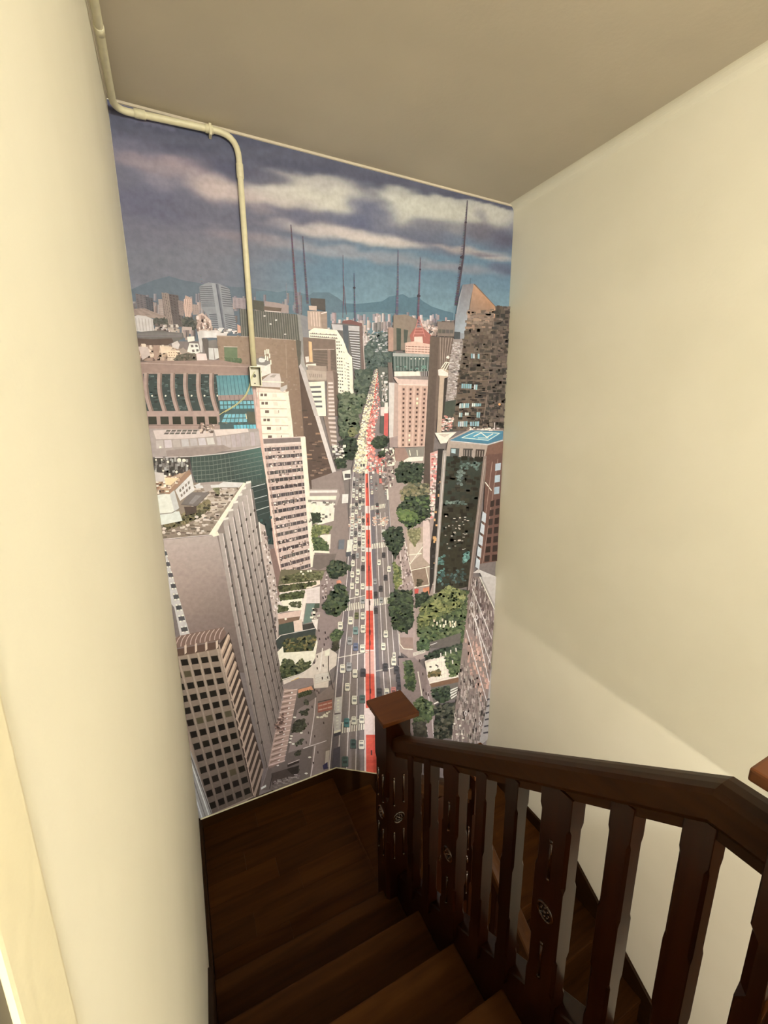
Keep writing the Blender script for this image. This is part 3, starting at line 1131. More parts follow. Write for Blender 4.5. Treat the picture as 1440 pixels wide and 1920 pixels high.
line([(1082, 500), (1090, 780)], 1.6, (146, 120, 98))
line([(890, 560), (1160, 590)], .8, (122, 98, 80))
speck(bs, 160, 4, 3, [(130, 104, 86), (140, 114, 94), (126, 102, 82)], 4)
poly([(685, 518), (770, 518), (772, 612), (690, 612)], (88, 104, 74))
line([(683, 515), (772, 517)], 1.6, (176, 156, 138))
tree([(690, 585), (790, 590), (800, 618), (690, 618)], [(72, 88, 60), (88, 104, 72)], .1, 4)

# ---- slanted brown glass block with its pale edge ---------------------
poly([(1165, 640), (1300, 1000), (1440, 1440), (1300, 1600), (1225, 1371), (1198, 1095)], (82, 64, 56))
fr('P')
poly([(560, 688), (572, 720), (634, 915), (634, 925), (582, 918), (574, 830), (566, 760)], (78, 60, 52))
speck([(568, 750), (580, 760), (624, 900), (584, 912), (572, 800)], 40, 9, 3, [(120, 92, 76), (96, 72, 62), (62, 48, 44), (150, 112, 86)], 6)
fr('A2')

# ---- buildings between the slab and the avenue ------------------------
poly([(490, 300), (600, 330), (600, 560), (530, 560)], (118, 116, 118))
poly([(610, 115), (775, 125), (780, 265), (680, 240), (615, 190)], (72, 66, 62))
poly([(590, 200), (680, 205), (680, 260), (595, 250)], (188, 160, 142))
poly([(575, 258), (795, 268), (800, 480), (585, 470)], (170, 142, 124))
poly([(720, 265), (795, 268), (800, 480), (735, 450)], (142, 118, 102))
fins([(600, 270), (720, 275), (730, 440), (610, 430)], 4, (206, 178, 158), .36)
line([(730, 290), (795, 272)], 2.2, (214, 190, 176))
# dark striped tower
poly([(840, 400), (1190, 400), (1220, 920), (1080, 930), (960, 600), (850, 500)], (92, 86, 84))
poly([(845, 405), (970, 415), (980, 480), (860, 470)], (176, 168, 166))
poly([(1035, 425), (1160, 432), (1160, 490), (1035, 480)], (176, 168, 166))
bands([(1040, 490), (1160, 495), (1170, 930), (1095, 910)], 15, (196, 192, 190), .33)
poly([(970, 420), (1035, 425), (1040, 740), (985, 620)], (72, 78, 84))
poly([(1160, 420), (1195, 425), (1225, 920), (1185, 930)], (104, 82, 76))
line([(1200, 540), (1218, 920)], 1.4, (176, 160, 150))
poly([(970, 370), (1060, 360), (1190, 400), (1185, 430), (1060, 410), (965, 400)], (112, 70, 66))
# white hotel stepping down
poly([(525, 555), (890, 575), (910, 1200), (880, 1440), (790, 900), (540, 870)], (110, 90, 78))
poly([(640, 700), (890, 690), (900, 930), (650, 880)], (92, 78, 68))
bands([(640, 690), (800, 690), (890, 900), (650, 860)], 6, (112, 92, 80), .36)
line([(640, 690), (880, 692)], 1.0, (196, 172, 156))
poly([(800, 690), (835, 700), (840, 940), (805, 930)], (132, 106, 92))
poly([(590, 600), (625, 610), (635, 835), (595, 830)], (214, 166, 112))
line([(588, 600), (598, 830)], 1.3, (156, 116, 84))
poly([(560, 860), (670, 850), (680, 895), (565, 890)], (228, 212, 196))
poly([(550, 775), (590, 770), (595, 830), (560, 840)], (216, 200, 184))
wh = [(590, 490), (650, 450), (905, 475), (970, 570), (1000, 640), (1030, 730), (1075, 780), (1095, 1230), (920, 1175), (890, 580), (595, 560)]
poly(wh, (230, 224, 212))
bands([(600, 500), (905, 512), (915, 590), (605, 560)], 2, (120, 108, 100), .36)
cells([(600, 495), (905, 510), (912, 580), (605, 555)], 2, 14, (110, 98, 92), .25, .3, 10, .2)
cells([(895, 590), (965, 590), (985, 1180), (915, 1170)], 16, 3, (84, 80, 76), .2, .3, 10, .1)
cells([(975, 700), (1010, 720), (1060, 1200), (1000, 1180)], 13, 2, (150, 144, 136), .25, .34, 8, .3)
cells([(1015, 830), (1050, 840), (1065, 1190), (1020, 1170)], 10, 1, (90, 86, 80), .25, .36)
poly([(1040, 760), (1075, 775), (1098, 1235), (1062, 1215)], (244, 238, 226))
# lower grey/white offices
poly([(575, 870), (790, 880), (790, 1050), (590, 1040)], (150, 128, 112))
poly([(560, 920), (790, 940), (790, 1035), (580, 1030)], (166, 146, 130))
fins([(590, 965), (740, 970), (740, 1010), (600, 1005)], 7, (126, 108, 96), .3)
poly([(790, 935), (860, 935), (915, 1440), (800, 1440)], (142, 118, 106))
bands([(808, 1050), (862, 1050), (888, 1440), (815, 1440)], 9, (206, 186, 174), .26)
poly([(870, 940), (915, 960), (930, 1440), (885, 1440)], (98, 80, 70))
poly([(580, 1060), (765, 1050), (785, 1440), (680, 1440), (590, 1110)], (226, 222, 218))
bands([(592, 1090), (725, 1085), (745, 1360), (650, 1360)], 5, (84, 82, 86), .3)
poly([(740, 1055), (768, 1052), (785, 1440), (755, 1420)], (240, 238, 234))
fr('P')
poly([(606, 780), (627, 782), (632, 842), (618, 835)], (128, 106, 94))
bands([(614, 780), (628, 780), (632, 840), (622, 838)], 7, (196, 174, 162), .26)
# pale leaning edge
fr('A2')
poly([(480, 880), (500, 850), (560, 960), (700, 1440), (655, 1440), (520, 1010)], (176, 164, 158))
fr('P')
poly([(590, 780), (598, 780), (636, 905), (634, 922), (628, 905)], (200, 186, 178))
fr('A2')
poly([(500, 850), (520, 700), (575, 1020), (560, 960)], (150, 142, 136))

# ---- rose-grey palace with curved piers --------------------------------
fr('Z3')
poly([(140, 612), (655, 600), (880, 640), (880, 700), (150, 690)], (140, 112, 100))
line([(140, 620), (880, 646)], 1.4, (166, 138, 124))
poly([(150, 680), (880, 690), (945, 1060), (190, 1060)], (146, 118, 106))
poly([(165, 690), (645, 692), (660, 925), (185, 928)], (46, 56, 54))
speck([(170, 700), (640, 700), (655, 920), (190, 920)], 160, 7, 2.4, [(60, 74, 72), (40, 48, 46), (76, 92, 88), (36, 40, 40)], 5)
for i, x in enumerate((172, 258, 342, 425, 508, 592)):
    L_, R_ = [], []
    for k in range(7):
        t = k / 6
        xx = x + 34 * t - 16 * math.sin(t * math.pi) + 22 * t * t * 0
        L_.append((xx, 684 + 250 * t))
        R_.append((xx + 30, 684 + 250 * t))
    lay()
    for k in range(6):
        emit([px(L_[k]), px(R_[k]), px(R_[k + 1]), px(L_[k + 1])], (158, 130, 118))
        emit([px((L_[k][0] + 19, L_[k][1])), px(R_[k]), px(R_[k + 1]), px((L_[k + 1][0] + 19, L_[k + 1][1]))], (116, 92, 82), 4)
    lay()
    blob(*px((x + 52, 830)), 1.8, 1.8, (236, 232, 220), 6)
poly([(182, 928), (650, 930), (655, 962), (186, 962)], (158, 130, 120))
poly([(186, 962), (655, 962), (660, 1045), (194, 1050)], (150, 122, 110))
cells([(186, 960), (650, 960), (655, 1015), (190, 1018)], 1, 6, (44, 44, 34), .16, .06, 5)
line([(188, 1020), (660, 1018)], 1.2, (118, 94, 84))
# teal curtain wall
grad4([(635, 700), (850, 698), (872, 822), (648, 828)], (70, 118, 126), (74, 138, 150), (92, 142, 150), (84, 130, 136))
fins([(640, 700), (850, 698), (872, 822), (652, 828)], 9, (44, 80, 92), .44)
poly([(645, 828), (880, 822), (885, 862), (650, 862)], (142, 116, 108))
fins([(648, 830), (880, 824), (884, 860), (652, 860)], 8, (112, 90, 86), .44)
poly([(652, 860), (882, 858), (905, 1045), (660, 1050)], (56, 76, 78))
cells([(655, 862), (880, 860), (885, 915), (660, 918)], 2, 9, (92, 160, 172), .1, .12, 10)
cells([(690, 945), (830, 945), (835, 1000), (665, 1005)], 2, 6, (92, 158, 172), .08, .1, 10)
cells([(745, 1015), (890, 1012), (893, 1045), (750, 1048)], 1, 7, (84, 168, 186), .08, .1, 10)
speck([(660, 1000), (890, 1000), (890, 1015), (660, 1015)], 12, 8, 3, [(52, 66, 64), (96, 92, 76)], 6)
poly([(830, 930), (890, 935), (895, 1010), (840, 1005)], (74, 74, 60))
line([(825, 945), (831, 980)], 1.6, (206, 186, 140))
poly([(868, 790), (896, 790), (950, 1371), (925, 1371)], (176, 140, 128))
line([(880, 790), (938, 1371)], 1.2, (206, 172, 156))

# ---- cream stepped apartment house --------------------------------------
fr('A2')
cr = [(0, 1120), (330, 1160), (365, 1180), (360, 1260), (380, 1300), (390, 1440), (430, 1700), (30, 1700)]
fr('P')
poly([(480, 727), (534, 733), (541, 742), (547, 790), (550, 820), (492, 824)], (240, 220, 196))
fr('A2')
for k in range(6):
    y = 1168 + k * 94
    line([(0 + k * 6, y), (340 + k * 12, y + 4)], 1.5, (186, 158, 138))
    x = 352 + k * 8
    poly([(x - 26, y + 2), (x + 14, y - 6), (x + 10, y + 40), (x - 14, y + 52)], (226, 204, 180))
    for xx in ((48, 90) if k in (0, 1, 3) else (78, 190)):
        xx += k * 11
        ww = 38 if k in (0, 1, 3) else 52
        lay()
        emit([px(p) for p in ((xx, y + 20), (xx + ww - 8, y + 20), (xx + ww - 8, y + 50), (xx, y + 50))], (92, 70, 62))
    lay()
    emit([px(p) for p in ((182 + k * 10, y + 20), (230 + k * 10, y + 20), (232 + k * 10, y + 62), (184 + k * 10, y + 62))], (224, 196, 174))
poly([(0, 1120), (330, 1150), (330, 1172), (0, 1168)], (222, 194, 172))
poly([(0, 850), (160, 850), (165, 960), (40, 1010), (0, 1010)], (216, 206, 198))
poly([(0, 800), (60, 770), (130, 790), (160, 850), (110, 875), (0, 860)], (120, 112, 106))
lay(); blob(*px((60, 815)), 7, 5, (206, 202, 196), 9)
for x, y in ((98, 700), (120, 690), (138, 690), (128, 770), (105, 760), (150, 740), (163, 810)):
    line([(x, y), (x + 2, y + 52)], 2.2, (232, 228, 222))
lay(); emit([px(p) for p in ((46, 935), (60, 935), (60, 958), (46, 958))], (60, 54, 50))
poly([(130, 985), (170, 960), (265, 965), (280, 1050), (275, 1120), (40, 1110), (40, 1060)], (196, 180, 170))
poly([(150, 1000), (190, 975), (230, 975), (200, 1010)], (150, 136, 128))
line([(40, 1050), (310, 1062)], 1.8, (232, 214, 202))
poly([(270, 1120), (345, 1090), (350, 1130), (300, 1170), (270, 1160)], (176, 164, 156))

# ---- white office slab with ribbon windows --------------------------------
fr('P')
poly([(490, 822), (571, 818), (590, 1062), (527, 1088)], (206, 182, 170))
poly([(493, 823), (569, 820), (570, 828), (494, 832)], (112, 96, 92))
ow = [(495, 836), (564, 832), (582, 1066), (524, 1084)]
poly(ow, (196, 168, 156))
bands(ow, 17, (66, 58, 58), .27, 8)
cells(ow, 17, 9, (92, 82, 80), .28, .34, 16, .45, (150, 128, 118), .4)
speck(ow, 170, 4, 3, [(206, 178, 164), (222, 200, 188), (120, 92, 80), (84, 66, 60)], 10)
fins([(495, 836), (564, 832), (582, 1066), (524, 1084)], 8, (176, 152, 142), .46)
poly([(563, 820), (572, 819), (591, 1060), (583, 1066)], (238, 228, 220))
poly([(484, 726), (492, 822), (529, 1092), (524, 1092), (488, 860), (480, 780)], (202, 160, 144))
fr('Z5')
line([(845, 0), (965, 830)], 2.2, (226, 190, 172))
line([(862, 0), (972, 820)], 1.0, (150, 110, 98))

# ---- roof terrace and round green-glass building ----------------------------
fr('A5')
poly([(80, 130), (820, 140), (1240, 130), (1270, 330), (140, 430), (110, 240)], (152, 136, 130))
poly([(150, 150), (330, 140), (640, 155), (770, 150), (770, 210), (480, 235), (180, 240)], (196, 176, 166))
cells([(290, 140), (620, 140), (600, 190), (250, 195)], 2, 6, (80, 74, 68), .1, .16, 6)
speck([(620, 70), (790, 100), (760, 170), (640, 180)], 40, 5, 4, [(150, 120, 104), (206, 180, 160), (96, 78, 70)], 8)
poly([(780, 140), (1130, 130), (1140, 165), (800, 210)], (206, 186, 174))
cells([(170, 245), (780, 215), (800, 300), (180, 350)], 1, 7, (176, 164, 160), .08, .1, 14)
cells([(800, 215), (1250, 150), (1265, 310), (820, 340)], 1, 9, (164, 150, 148), .07, .04, 6)
poly([(470, 335), (880, 300), (960, 340), (740, 400), (300, 430), (280, 360)], (138, 120, 112))
line([(150, 432), (540, 420), (860, 390), (1060, 360), (1268, 320)], 1.7, (188, 176, 168))
poly([(150, 435), (530, 425), (540, 560), (300, 640), (160, 560)], (58, 52, 48))
speck([(150, 440), (520, 430), (510, 580), (170, 580)], 60, 5, 7, [(150, 146, 140), (90, 82, 76), (48, 44, 40), (112, 104, 98)], 8)
for x, y, r in ((420, 455, 4), (470, 460, 3.4), (305, 475, 2.4), (240, 455, 1.8), (180, 455, 1.8), (255, 567, 2), (392, 578, 2.4), (507, 517, 2), (225, 322, 2.2)):
    lay()
    blob(*px((x, y)), r, r, (226, 222, 216), 8)
    line([(x, y + 10), (x + 3, y + 60)], .8, (150, 144, 138))
rg = [(530, 425), (860, 395), (1060, 365), (1268, 325), (1330, 720), (1400, 1329), (1330, 1329), (1240, 1090), (1160, 720), (1090, 690), (600, 700), (560, 600)]
poly(rg, (52, 66, 60))
grad4([(900, 400), (1268, 328), (1320, 640), (930, 690)], (50, 66, 60), (62, 96, 88), (46, 68, 64), (48, 58, 54))
for k in range(6):
    y = 470 + k * 46
    line([(550, y + 10), (760, y - 4), (1000, y - 44), (1280, y - 100)], .8, (112, 118, 108))
for k in range(17):
    x = 556 + k * 42
    line([(x, 425 - max(0, k - 4) * 6.2), (x + 12 + k * 2, 690)], .7, (98, 106, 96) if k < 10 else (70, 88, 80))
poly([(1160, 720), (1330, 700), (1400, 1329), (1330, 1329), (1240, 1090)], (40, 52, 50))
for a, b in (((1170, 738), (1310, 702)), ((1190, 862), (1330, 822)), ((1220, 978), (1350, 936))):
    line([a, b], 1.3, (172, 176, 170))
for a, b in (((1180, 790), (1320, 750)), ((1200, 905), (1345, 870)), ((1240, 1030), (1360, 990))):
    line([a, b], .7, (84, 96, 92))
speck([(1240, 1090), (1370, 1050), (1395, 1329), (1330, 1329)], 20, 5, 8, [(46, 72, 70), (34, 44, 44)], 6)

# ---- grey slab with fins: roof garden, blank wall, finned front --------------
poly([(165, 790), (530, 550), (560, 690), (1095, 690), (735, 1225), (230, 1280)], (128, 110, 94))
poly([(700, 760), (1040, 740), (880, 960), (700, 1040), (560, 1130), (700, 900)], (178, 160, 142))
speck([(560, 720), (1050, 720), (740, 1215), (240, 1265), (240, 1150), (560, 1100)], 260, 9, 3, [(158, 138, 120), (110, 92, 78), (196, 180, 164), (92, 78, 66), (140, 120, 102)], 8)
tree([(230, 1150), (420, 1090), (470, 1010), (720, 870), (740, 960), (640, 1040), (460, 1120), (300, 1170)], [(86, 80, 50), (104, 94, 58), (66, 62, 42), (120, 104, 70)], .1, 6)
tree([(770, 740), (840, 740), (830, 810), (800, 800)], [(112, 108, 74), (92, 90, 60)], .1, 4)
for x, y in ((265, 1165), (365, 1185), (615, 1180), (670, 1030), (510, 1130), (260, 1205), (420, 1220), (600, 1045)):
    lay(); blob(*px((x, y)), 4, 3, (206, 188, 170), 7)
poly([(440, 915), (530, 790), (735, 790), (600, 935)], (104, 94, 90))
poly([(520, 905), (590, 820), (650, 825), (560, 915)], (128, 120, 116))
line([(440, 915), (600, 935), (735, 795)], 1.0, (82, 72, 68))
poly([(470, 940), (600, 935), (600, 1000), (490, 1030)], (70, 56, 48))
# rooftop house
poly([(180, 820), (330, 800), (380, 1000), (210, 1020)], (208, 206, 200))
poly([(320, 800), (370, 770), (420, 950), (375, 1005)], (184, 182, 176))
poly([(205, 1020), (420, 985), (455, 1085), (230, 1130)], (202, 204, 200))
line([(205, 1018), (345, 1003), (425, 960)], 1.4, (104, 98, 90))
poly([(380, 770), (545, 600), (580, 770), (430, 880)], (204, 196, 188))
cells([(410, 760), (530, 650), (545, 760), (440, 860)], 2, 4, (110, 98, 90), .2, .24, 12)
poly([(270, 805), (525, 555), (545, 600), (320, 810)], (146, 108, 84))
poly([(150, 700), (300, 640), (440, 600), (500, 570), (300, 790), (165, 800)], (172, 136, 104))
speck([(150, 600), (480, 600), (300, 790), (165, 800)], 90, 6, 5, [(212, 190, 164), (128, 92, 70), (176, 140, 110), (232, 216, 196), (92, 70, 58)], 8)
poly([(150, 580), (260, 590), (270, 680), (160, 680)], (190, 178, 168))
poly([(270, 640), (420, 640), (330, 720), (280, 710)], (222, 190, 142))
poly([(575, 720), (640, 690), (875, 680), (1090, 690), (1045, 740), (850, 740), (600, 750)], (198, 192, 186))
poly([(640, 690), (780, 680), (880, 680), (830, 710), (640, 720)], (150, 132, 124))
poly([(660, 720), (740, 700), (760, 770), (690, 790)], (158, 144, 136))
# parapet
poly([(730, 1225), (1090, 688), (1115, 700), (780, 1245)], (228, 218, 210))
poly([(780, 1245), (1112, 700), (1112, 760), (820, 1250)], (184, 168, 160))
fr('Z5')
# blank end wall
grad4([(150, 548), (535, 512), (606, 830), (225, 830)], (176, 156, 146), (164, 146, 138), (142, 122, 112), (150, 128, 118))
grad4([(195, 790), (600, 790), (660, 1060), (300, 1060)], (160, 138, 126), (140, 120, 112), (112, 94, 86), (132, 110, 100))
grad4([(255, 1050), (658, 1050), (745, 1440), (330, 1440)], (132, 110, 102), (112, 94, 86), (90, 76, 70), (96, 80, 72))
line([(150, 543), (480, 512), (535, 512)], 1.2, (206, 190, 180))
# window strip at the far left
poly([(150, 560), (175, 600), (345, 1180), (300, 1230), (240, 1200)], (184, 176, 170))
cells([(155, 600), (185, 600), (345, 1180), (290, 1190)], 8, 1, (66, 66, 68), .1, .3, 6)
cells([(155, 600), (185, 600), (345, 1180), (290, 1190)], 16, 2, (216, 212, 206), .28, .36, 6)
poly([(205, 960), (240, 1000), (290, 1240), (240, 1240)], (108, 96, 92))
fr('P')
# finned front
ff = [(406, 1001), (413, 985), (464, 907), (470, 930), (490, 1060), (512, 1180), (531, 1285), (517, 1362), (499, 1442), (475, 1300), (452, 1195), (430, 1110)]
poly(ff, (122, 106, 98))
tops = [(409, 1000), (419, 985), (428, 969), (437, 954), (446, 940), (454, 928), (461, 917)]
bots = [(497, 1440), (509, 1400), (516, 1367), (521, 1340), (525, 1318), (528, 1302), (530, 1290)]
for (tx, ty), (bx_, by_), i in zip(tops, bots, range(7)):
    mx_, my_ = tx + (bx_ - tx) * .5 - 6, (ty + by_) / 2
    for s in range(6):
        t0, t1 = s / 6, (s + 1) / 6
        def B(t):
            return ((1 - t) ** 2 * tx + 2 * t * (1 - t) * mx_ + t * t * bx_, (1 - t) ** 2 * ty + 2 * t * (1 - t) * my_ + t * t * by_)
        a, b = B(t0), B(t1)
        w0, w1 = 9.5 * (1 - t0) + 3.2 * t0, 9.5 * (1 - t1) + 3.2 * t1
        k0 = mix((164, 150, 142), (104, 90, 82), t0)
        k1 = mix((164, 150, 142), (104, 90, 82), t1)
        lay()
        emit([a, (a[0] + w0, a[1] - 1), (b[0] + w1, b[1] - 1), b], [k0, k0, k1, k1])
        d0, d1 = tuple(v * .62 for v in k0), tuple(v * .6 for v in k1)
        emit([(a[0] + w0 * .96, a[1]), (a[0] + w0 * 1.35, a[1]), (b[0] + w1 * 1.5, b[1]), (b[0] + w1 * .96, b[1])], [d0, d0, d1, d1], 3)
        l0, l1 = tuple(min(255, v * 1.28) for v in k0), tuple(min(255, v * 1.3) for v in k1)
        emit([(a[0] + w0 * .82, a[1]), (a[0] + w0 * .98, a[1]), (b[0] + w1 * .98, b[1]), (b[0] + w1 * .78, b[1])], [l0, l0, l1, l1], 6)
    poly([(tx - .5, ty - 14), (tx + 9, ty - 16), (tx + 9.5, ty - 12), (tx, ty - 10)], (216, 206, 198)) if i else None
    poly([(tx, ty - 10), (tx + 9.5, ty - 12), (tx + 9.5, ty), (tx, ty + 1)], (158, 144, 136)) if i else None
poly([(395, 1000), (408, 996), (411, 1003), (400, 1006)], (228, 220, 212))
for i in range(7):
    for k in range(11):
        t = (k + .6 + .1 * i) / 12
        x = tops[i][0] + (bots[i][0] - tops[i][0]) * t - 5 * 4 * t * (1 - t) * .6 + 9 - 6 * t
        y = tops[i][1] + (bots[i][1] - tops[i][1]) * t
        lay()
        emit([(x, y), (x + 3, y - 1), (x + 3, y + 4), (x, y + 5)], (58, 48, 44))
# neighbours squeezed between the fins and the offices
fr('Z5')
poly([(805, 425), (850, 450), (880, 620), (905, 600), (950, 850), (960, 1000), (935, 1240), (880, 900), (830, 620)], (176, 156, 146))
poly([(880, 610), (915, 600), (975, 840), (945, 960), (920, 800)], (120, 92, 84))
speck([(830, 480), (860, 480), (900, 700), (945, 960), (925, 1180), (880, 900)], 110, 3, 5, [(214, 198, 188), (120, 100, 92), (160, 138, 128), (88, 74, 68)], 8)
line([(812, 425), (826, 560)], 1.8, (216, 206, 198))

# ---- brown grid building, bottom left -------------------------------------------
fr('Z7')
gb = [(60, 345), (440, 268), (700, 1402), (380, 1540)]
poly([(60, 345), (440, 268), (700, 1405), (560, 1500), (380, 1560), (200, 980)], (138, 116, 98))
poly(gb, None, [(132, 112, 94), (136, 115, 96), (86, 71, 60), (82, 68, 60)])
GB = [(60, 372), (438, 330), (695, 1395), (375, 1530)]
cells(GB, 13, 5, (22, 17, 13), .16, .24, 4, 0, (70, 62, 40), .06)
lay()
for c in range(6):
    a, b = bil(GB, c / 5, -.07), bil(GB, c / 5, 1)
    w_ = 7
    emit([px((a[0] - w_, a[1])), px((a[0] + w_, a[1])), px((b[0] + w_ * .6, b[1])), px((b[0] - w_ * .6, b[1]))], [(160, 137, 116), (160, 137, 116), (98, 81, 70), (98, 81, 70)])
# barrel roof
poly([(60, 310), (95, 240), (140, 205), (300, 172), (470, 140), (495, 180), (482, 232), (300, 262), (110, 300)], (112, 84, 72))
for k in range(11):
    x = 120 + k * 36
    y = 212 - k * 7
    line([(x, y), (x - 22, y + 28), (x - 34, y + 60), (x - 36, y + 86)], 1.5, (184, 156, 142))
poly([(60, 318), (440, 245), (442, 300), (60, 372)], (82, 58, 46))
for x in (190, 268, 345, 425):
    poly([(x - 8, 278 - (x - 190) * .14), (x + 8, 268 - (x - 190) * .14), (x + 10, 330 - (x - 190) * .17), (x - 6, 345 - (x - 190) * .17)], (196, 170, 146))
# stepped flank with slanting sills
poly([(440, 268), (515, 175), (585, 440), (772, 1185), (740, 1405), (692, 1405)], (60, 45, 38))
for k in range(16):
    t = k / 15
    ax, ay = 452 + (702 - 452) * t, 330 + (1392 - 330) * t
    bx_, by_ = 515 + (768 - 515) * t, 185 + (1190 - 185) * t
    th = 26 if k < 4 else 20
    col = mix((196, 166, 138), (150, 124, 106), t)
    lay()
    emit([px(p) for p in ((ax - 4, ay), (bx_ - 6, by_ + 4), (bx_ + 7, by_ + th * .7), (ax + 10, ay + th))], col)
    if k < 4:
        emit([px(p) for p in ((ax + 6, ay + th), (bx_ + 7, by_ + th * .7), (bx_ + 10, by_ + th * 1.6), (ax + 12, ay + th * 1.7))], (150, 120, 98), 4)
line([(440, 268), (520, 600), (600, 900), (700, 1400)], 2.6, (168, 142, 122), 1.6)
# pale edge building against the corner
poly([(205, 1010), (225, 1050), (392, 1532), (300, 1585), (240, 1300)], (142, 138, 134))
line([(214, 1060), (385, 1535)], 1.6, (80, 72, 68))
line([(212, 1090), (365, 1545)], 1.8, (206, 204, 200))
line([(235, 1230), (340, 1560)], 1.4, (96, 90, 86))
line([(240, 1330), (318, 1575)], 2.2, (190, 188, 184))

# ---- street level: plazas, gardens, avenue -----------------------------------------
fr('P')
poly([(583, 900), (640, 880), (655, 990), (640, 1130), (600, 1290), (575, 1460), (500, 1470), (500, 1440), (532, 1285), (520, 1190), (528, 1085), (590, 1060)], (128, 110, 104))
# white low buildings beside the leaning block
fr('Z6')
poly([(0, 215), (200, 215), (215, 260), (190, 330), (0, 330)], (150, 132, 126))
poly([(0, 225), (195, 222), (195, 240), (0, 242)], (214, 200, 190))
poly([(0, 265), (190, 262), (185, 290), (0, 292)], (230, 220, 210))
poly([(0, 300), (180, 310), (170, 440), (60, 470), (0, 460)], (216, 208, 200))
poly([(10, 330), (110, 330), (100, 430), (20, 430)], (240, 236, 228))
speck([(0, 290), (180, 300), (175, 480), (0, 480)], 40, 6, 4, [(120, 108, 100), (236, 230, 222), (90, 84, 78)], 8)
tree([(10, 385), (75, 380), (80, 450), (20, 455)], G_DARK, .12, 4)
tree([(20, 470), (150, 480), (150, 520), (60, 540), (30, 600), (15, 560)], G_LITE, .12, 5)
poly([(75, 540), (150, 535), (145, 640), (70, 650)], (222, 208, 192))
tree([(20, 560), (80, 560), (130, 600), (130, 650), (30, 650)], G_MID, .12, 4)
poly([(30, 650), (140, 655), (140, 670), (25, 665)], (236, 226, 214))
poly([(30, 680), (190, 672), (170, 740), (60, 790), (20, 770)], (104, 90, 84))
# gardens
fr('A6')
poly([(200, 210), (860, 220), (820, 360), (160, 440)], (96, 88, 64))
tree([(230, 320), (480, 250), (820, 240), (820, 330), (560, 370), (230, 400)], [(72, 74, 44), (92, 92, 56), (58, 58, 36), (112, 108, 70)], .14, 5)
for x, y in ((490, 240), (520, 270), (590, 230), (630, 225)):
    lay(); blob(*px((x, y)), 2.4, 2.2, (236, 228, 220), 6)
poly([(170, 430), (760, 360), (765, 420), (640, 470), (180, 550)], (222, 198, 176))
tree([(175, 445), (700, 385), (700, 415), (560, 470), (190, 530)], [(62, 64, 36), (80, 82, 46), (48, 50, 32)], .16, 5)
poly([(180, 545), (560, 490), (760, 450), (755, 690), (560, 690), (170, 840)], (214, 198, 186))
tree([(185, 565), (545, 510), (530, 620), (195, 650)], [(60, 68, 38), (78, 84, 48), (48, 52, 32)], .16, 5)
poly([(200, 660), (510, 620), (500, 790), (260, 810)], (232, 222, 208))
tree([(165, 720), (290, 740), (300, 800), (160, 835)], [(52, 58, 34), (70, 74, 44)], .16, 5)
tree([(315, 680), (490, 660), (490, 750), (330, 750)], [(58, 62, 40), (150, 140, 120), (76, 78, 50)], .1, 4)
poly([(545, 495), (755, 450), (760, 690), (570, 690)], (216, 198, 190))
cells([(560, 510), (750, 490), (755, 680), (575, 685)], 10, 3, (196, 176, 168), .06, .3, 5)
poly([(545, 540), (575, 560), (520, 960), (465, 930)], (226, 206, 190))
poly([(570, 700), (690, 690), (640, 960), (520, 990)], (92, 112, 102))
poly([(690, 700), (755, 690), (755, 760), (670, 770)], (62, 72, 58))
speck([(640, 770), (750, 770), (740, 920), (640, 900)], 30, 6, 5, [(226, 218, 210), (70, 60, 56), (150, 130, 124)], 8)
poly([(150, 850), (490, 790), (470, 880), (160, 920)], (206, 172, 156))
poly([(160, 920), (470, 880), (460, 940), (170, 1000)], (112, 84, 66))
poly([(170, 1000), (390, 950), (400, 1110), (170, 1150)], (52, 64, 56))
lay(); blob(*px((268, 918)), 2.4, 2.2, (240, 236, 228), 8)
poly([(380, 950), (500, 920), (515, 1080), (395, 1105)], (214, 184, 164))
poly([(510, 1000), (690, 970), (690, 1050), (515, 1080)], (56, 52, 48))
poly([(640, 930), (735, 920), (720, 1080), (690, 1040)], (220, 204, 194))
poly([(130, 1220), (200, 1150), (700, 1050), (690, 1370), (230, 1400), (150, 1330)], (50, 56, 52))
line([(128, 1222), (200, 1152), (695, 1050)], 1.3, (196, 184, 172))
tree([(230, 1220), (500, 1180), (700, 1150), (670, 1360), (240, 1400)], [(56, 64, 40), (84, 80, 46), (110, 96, 52), (44, 50, 36)], .16, 6)
poly([(150, 1390), (230, 1310), (240, 1400), (665, 1375), (720, 1200), (735, 1210), (690, 1480), (640, 1580), (190, 1600)], (230, 218, 200))
tree([(200, 1600), (240, 1500), (350, 1500), (400, 1590), (500, 1490), (550, 1560), (620, 1520), (630, 1600), (430, 1720), (220, 1800)], [(52, 60, 36), (74, 78, 46), (96, 96, 58), (40, 46, 30)], .16, 5)
line([(220, 1790), (500, 1700), (655, 1600), (640, 1510)], 1.5, (206, 192, 176))
poly([(230, 1800), (520, 1700), (700, 1540), (690, 1430), (900, 1340), (1010, 1420), (1000, 1580), (900, 1660), (880, 1900), (600, 1920), (240, 1880)], (206, 188, 170))
poly([(680, 1720), (900, 1670), (920, 1800), (680, 1860)], (188, 172, 156))
bands([(690, 1720), (900, 1680), (915, 1790), (690, 1850)], 8, (216, 206, 192), .3)
poly([(835, 1380), (900, 1350), (900, 1440), (830, 1450)], (238, 230, 218))
line([(855, 840), (800, 1330), (760, 1670)], 1.8, (220, 206, 198))
tree([(350, 1810), (440, 1770), (560, 1775), (520, 1830), (430, 1850), (360, 1840)], [(214, 166, 60), (226, 184, 84), (150, 110, 50)], .2, 4, (206, 158, 60))
poly([(240, 1880), (340, 1840), (350, 1870), (250, 1900)], (60, 48, 46))
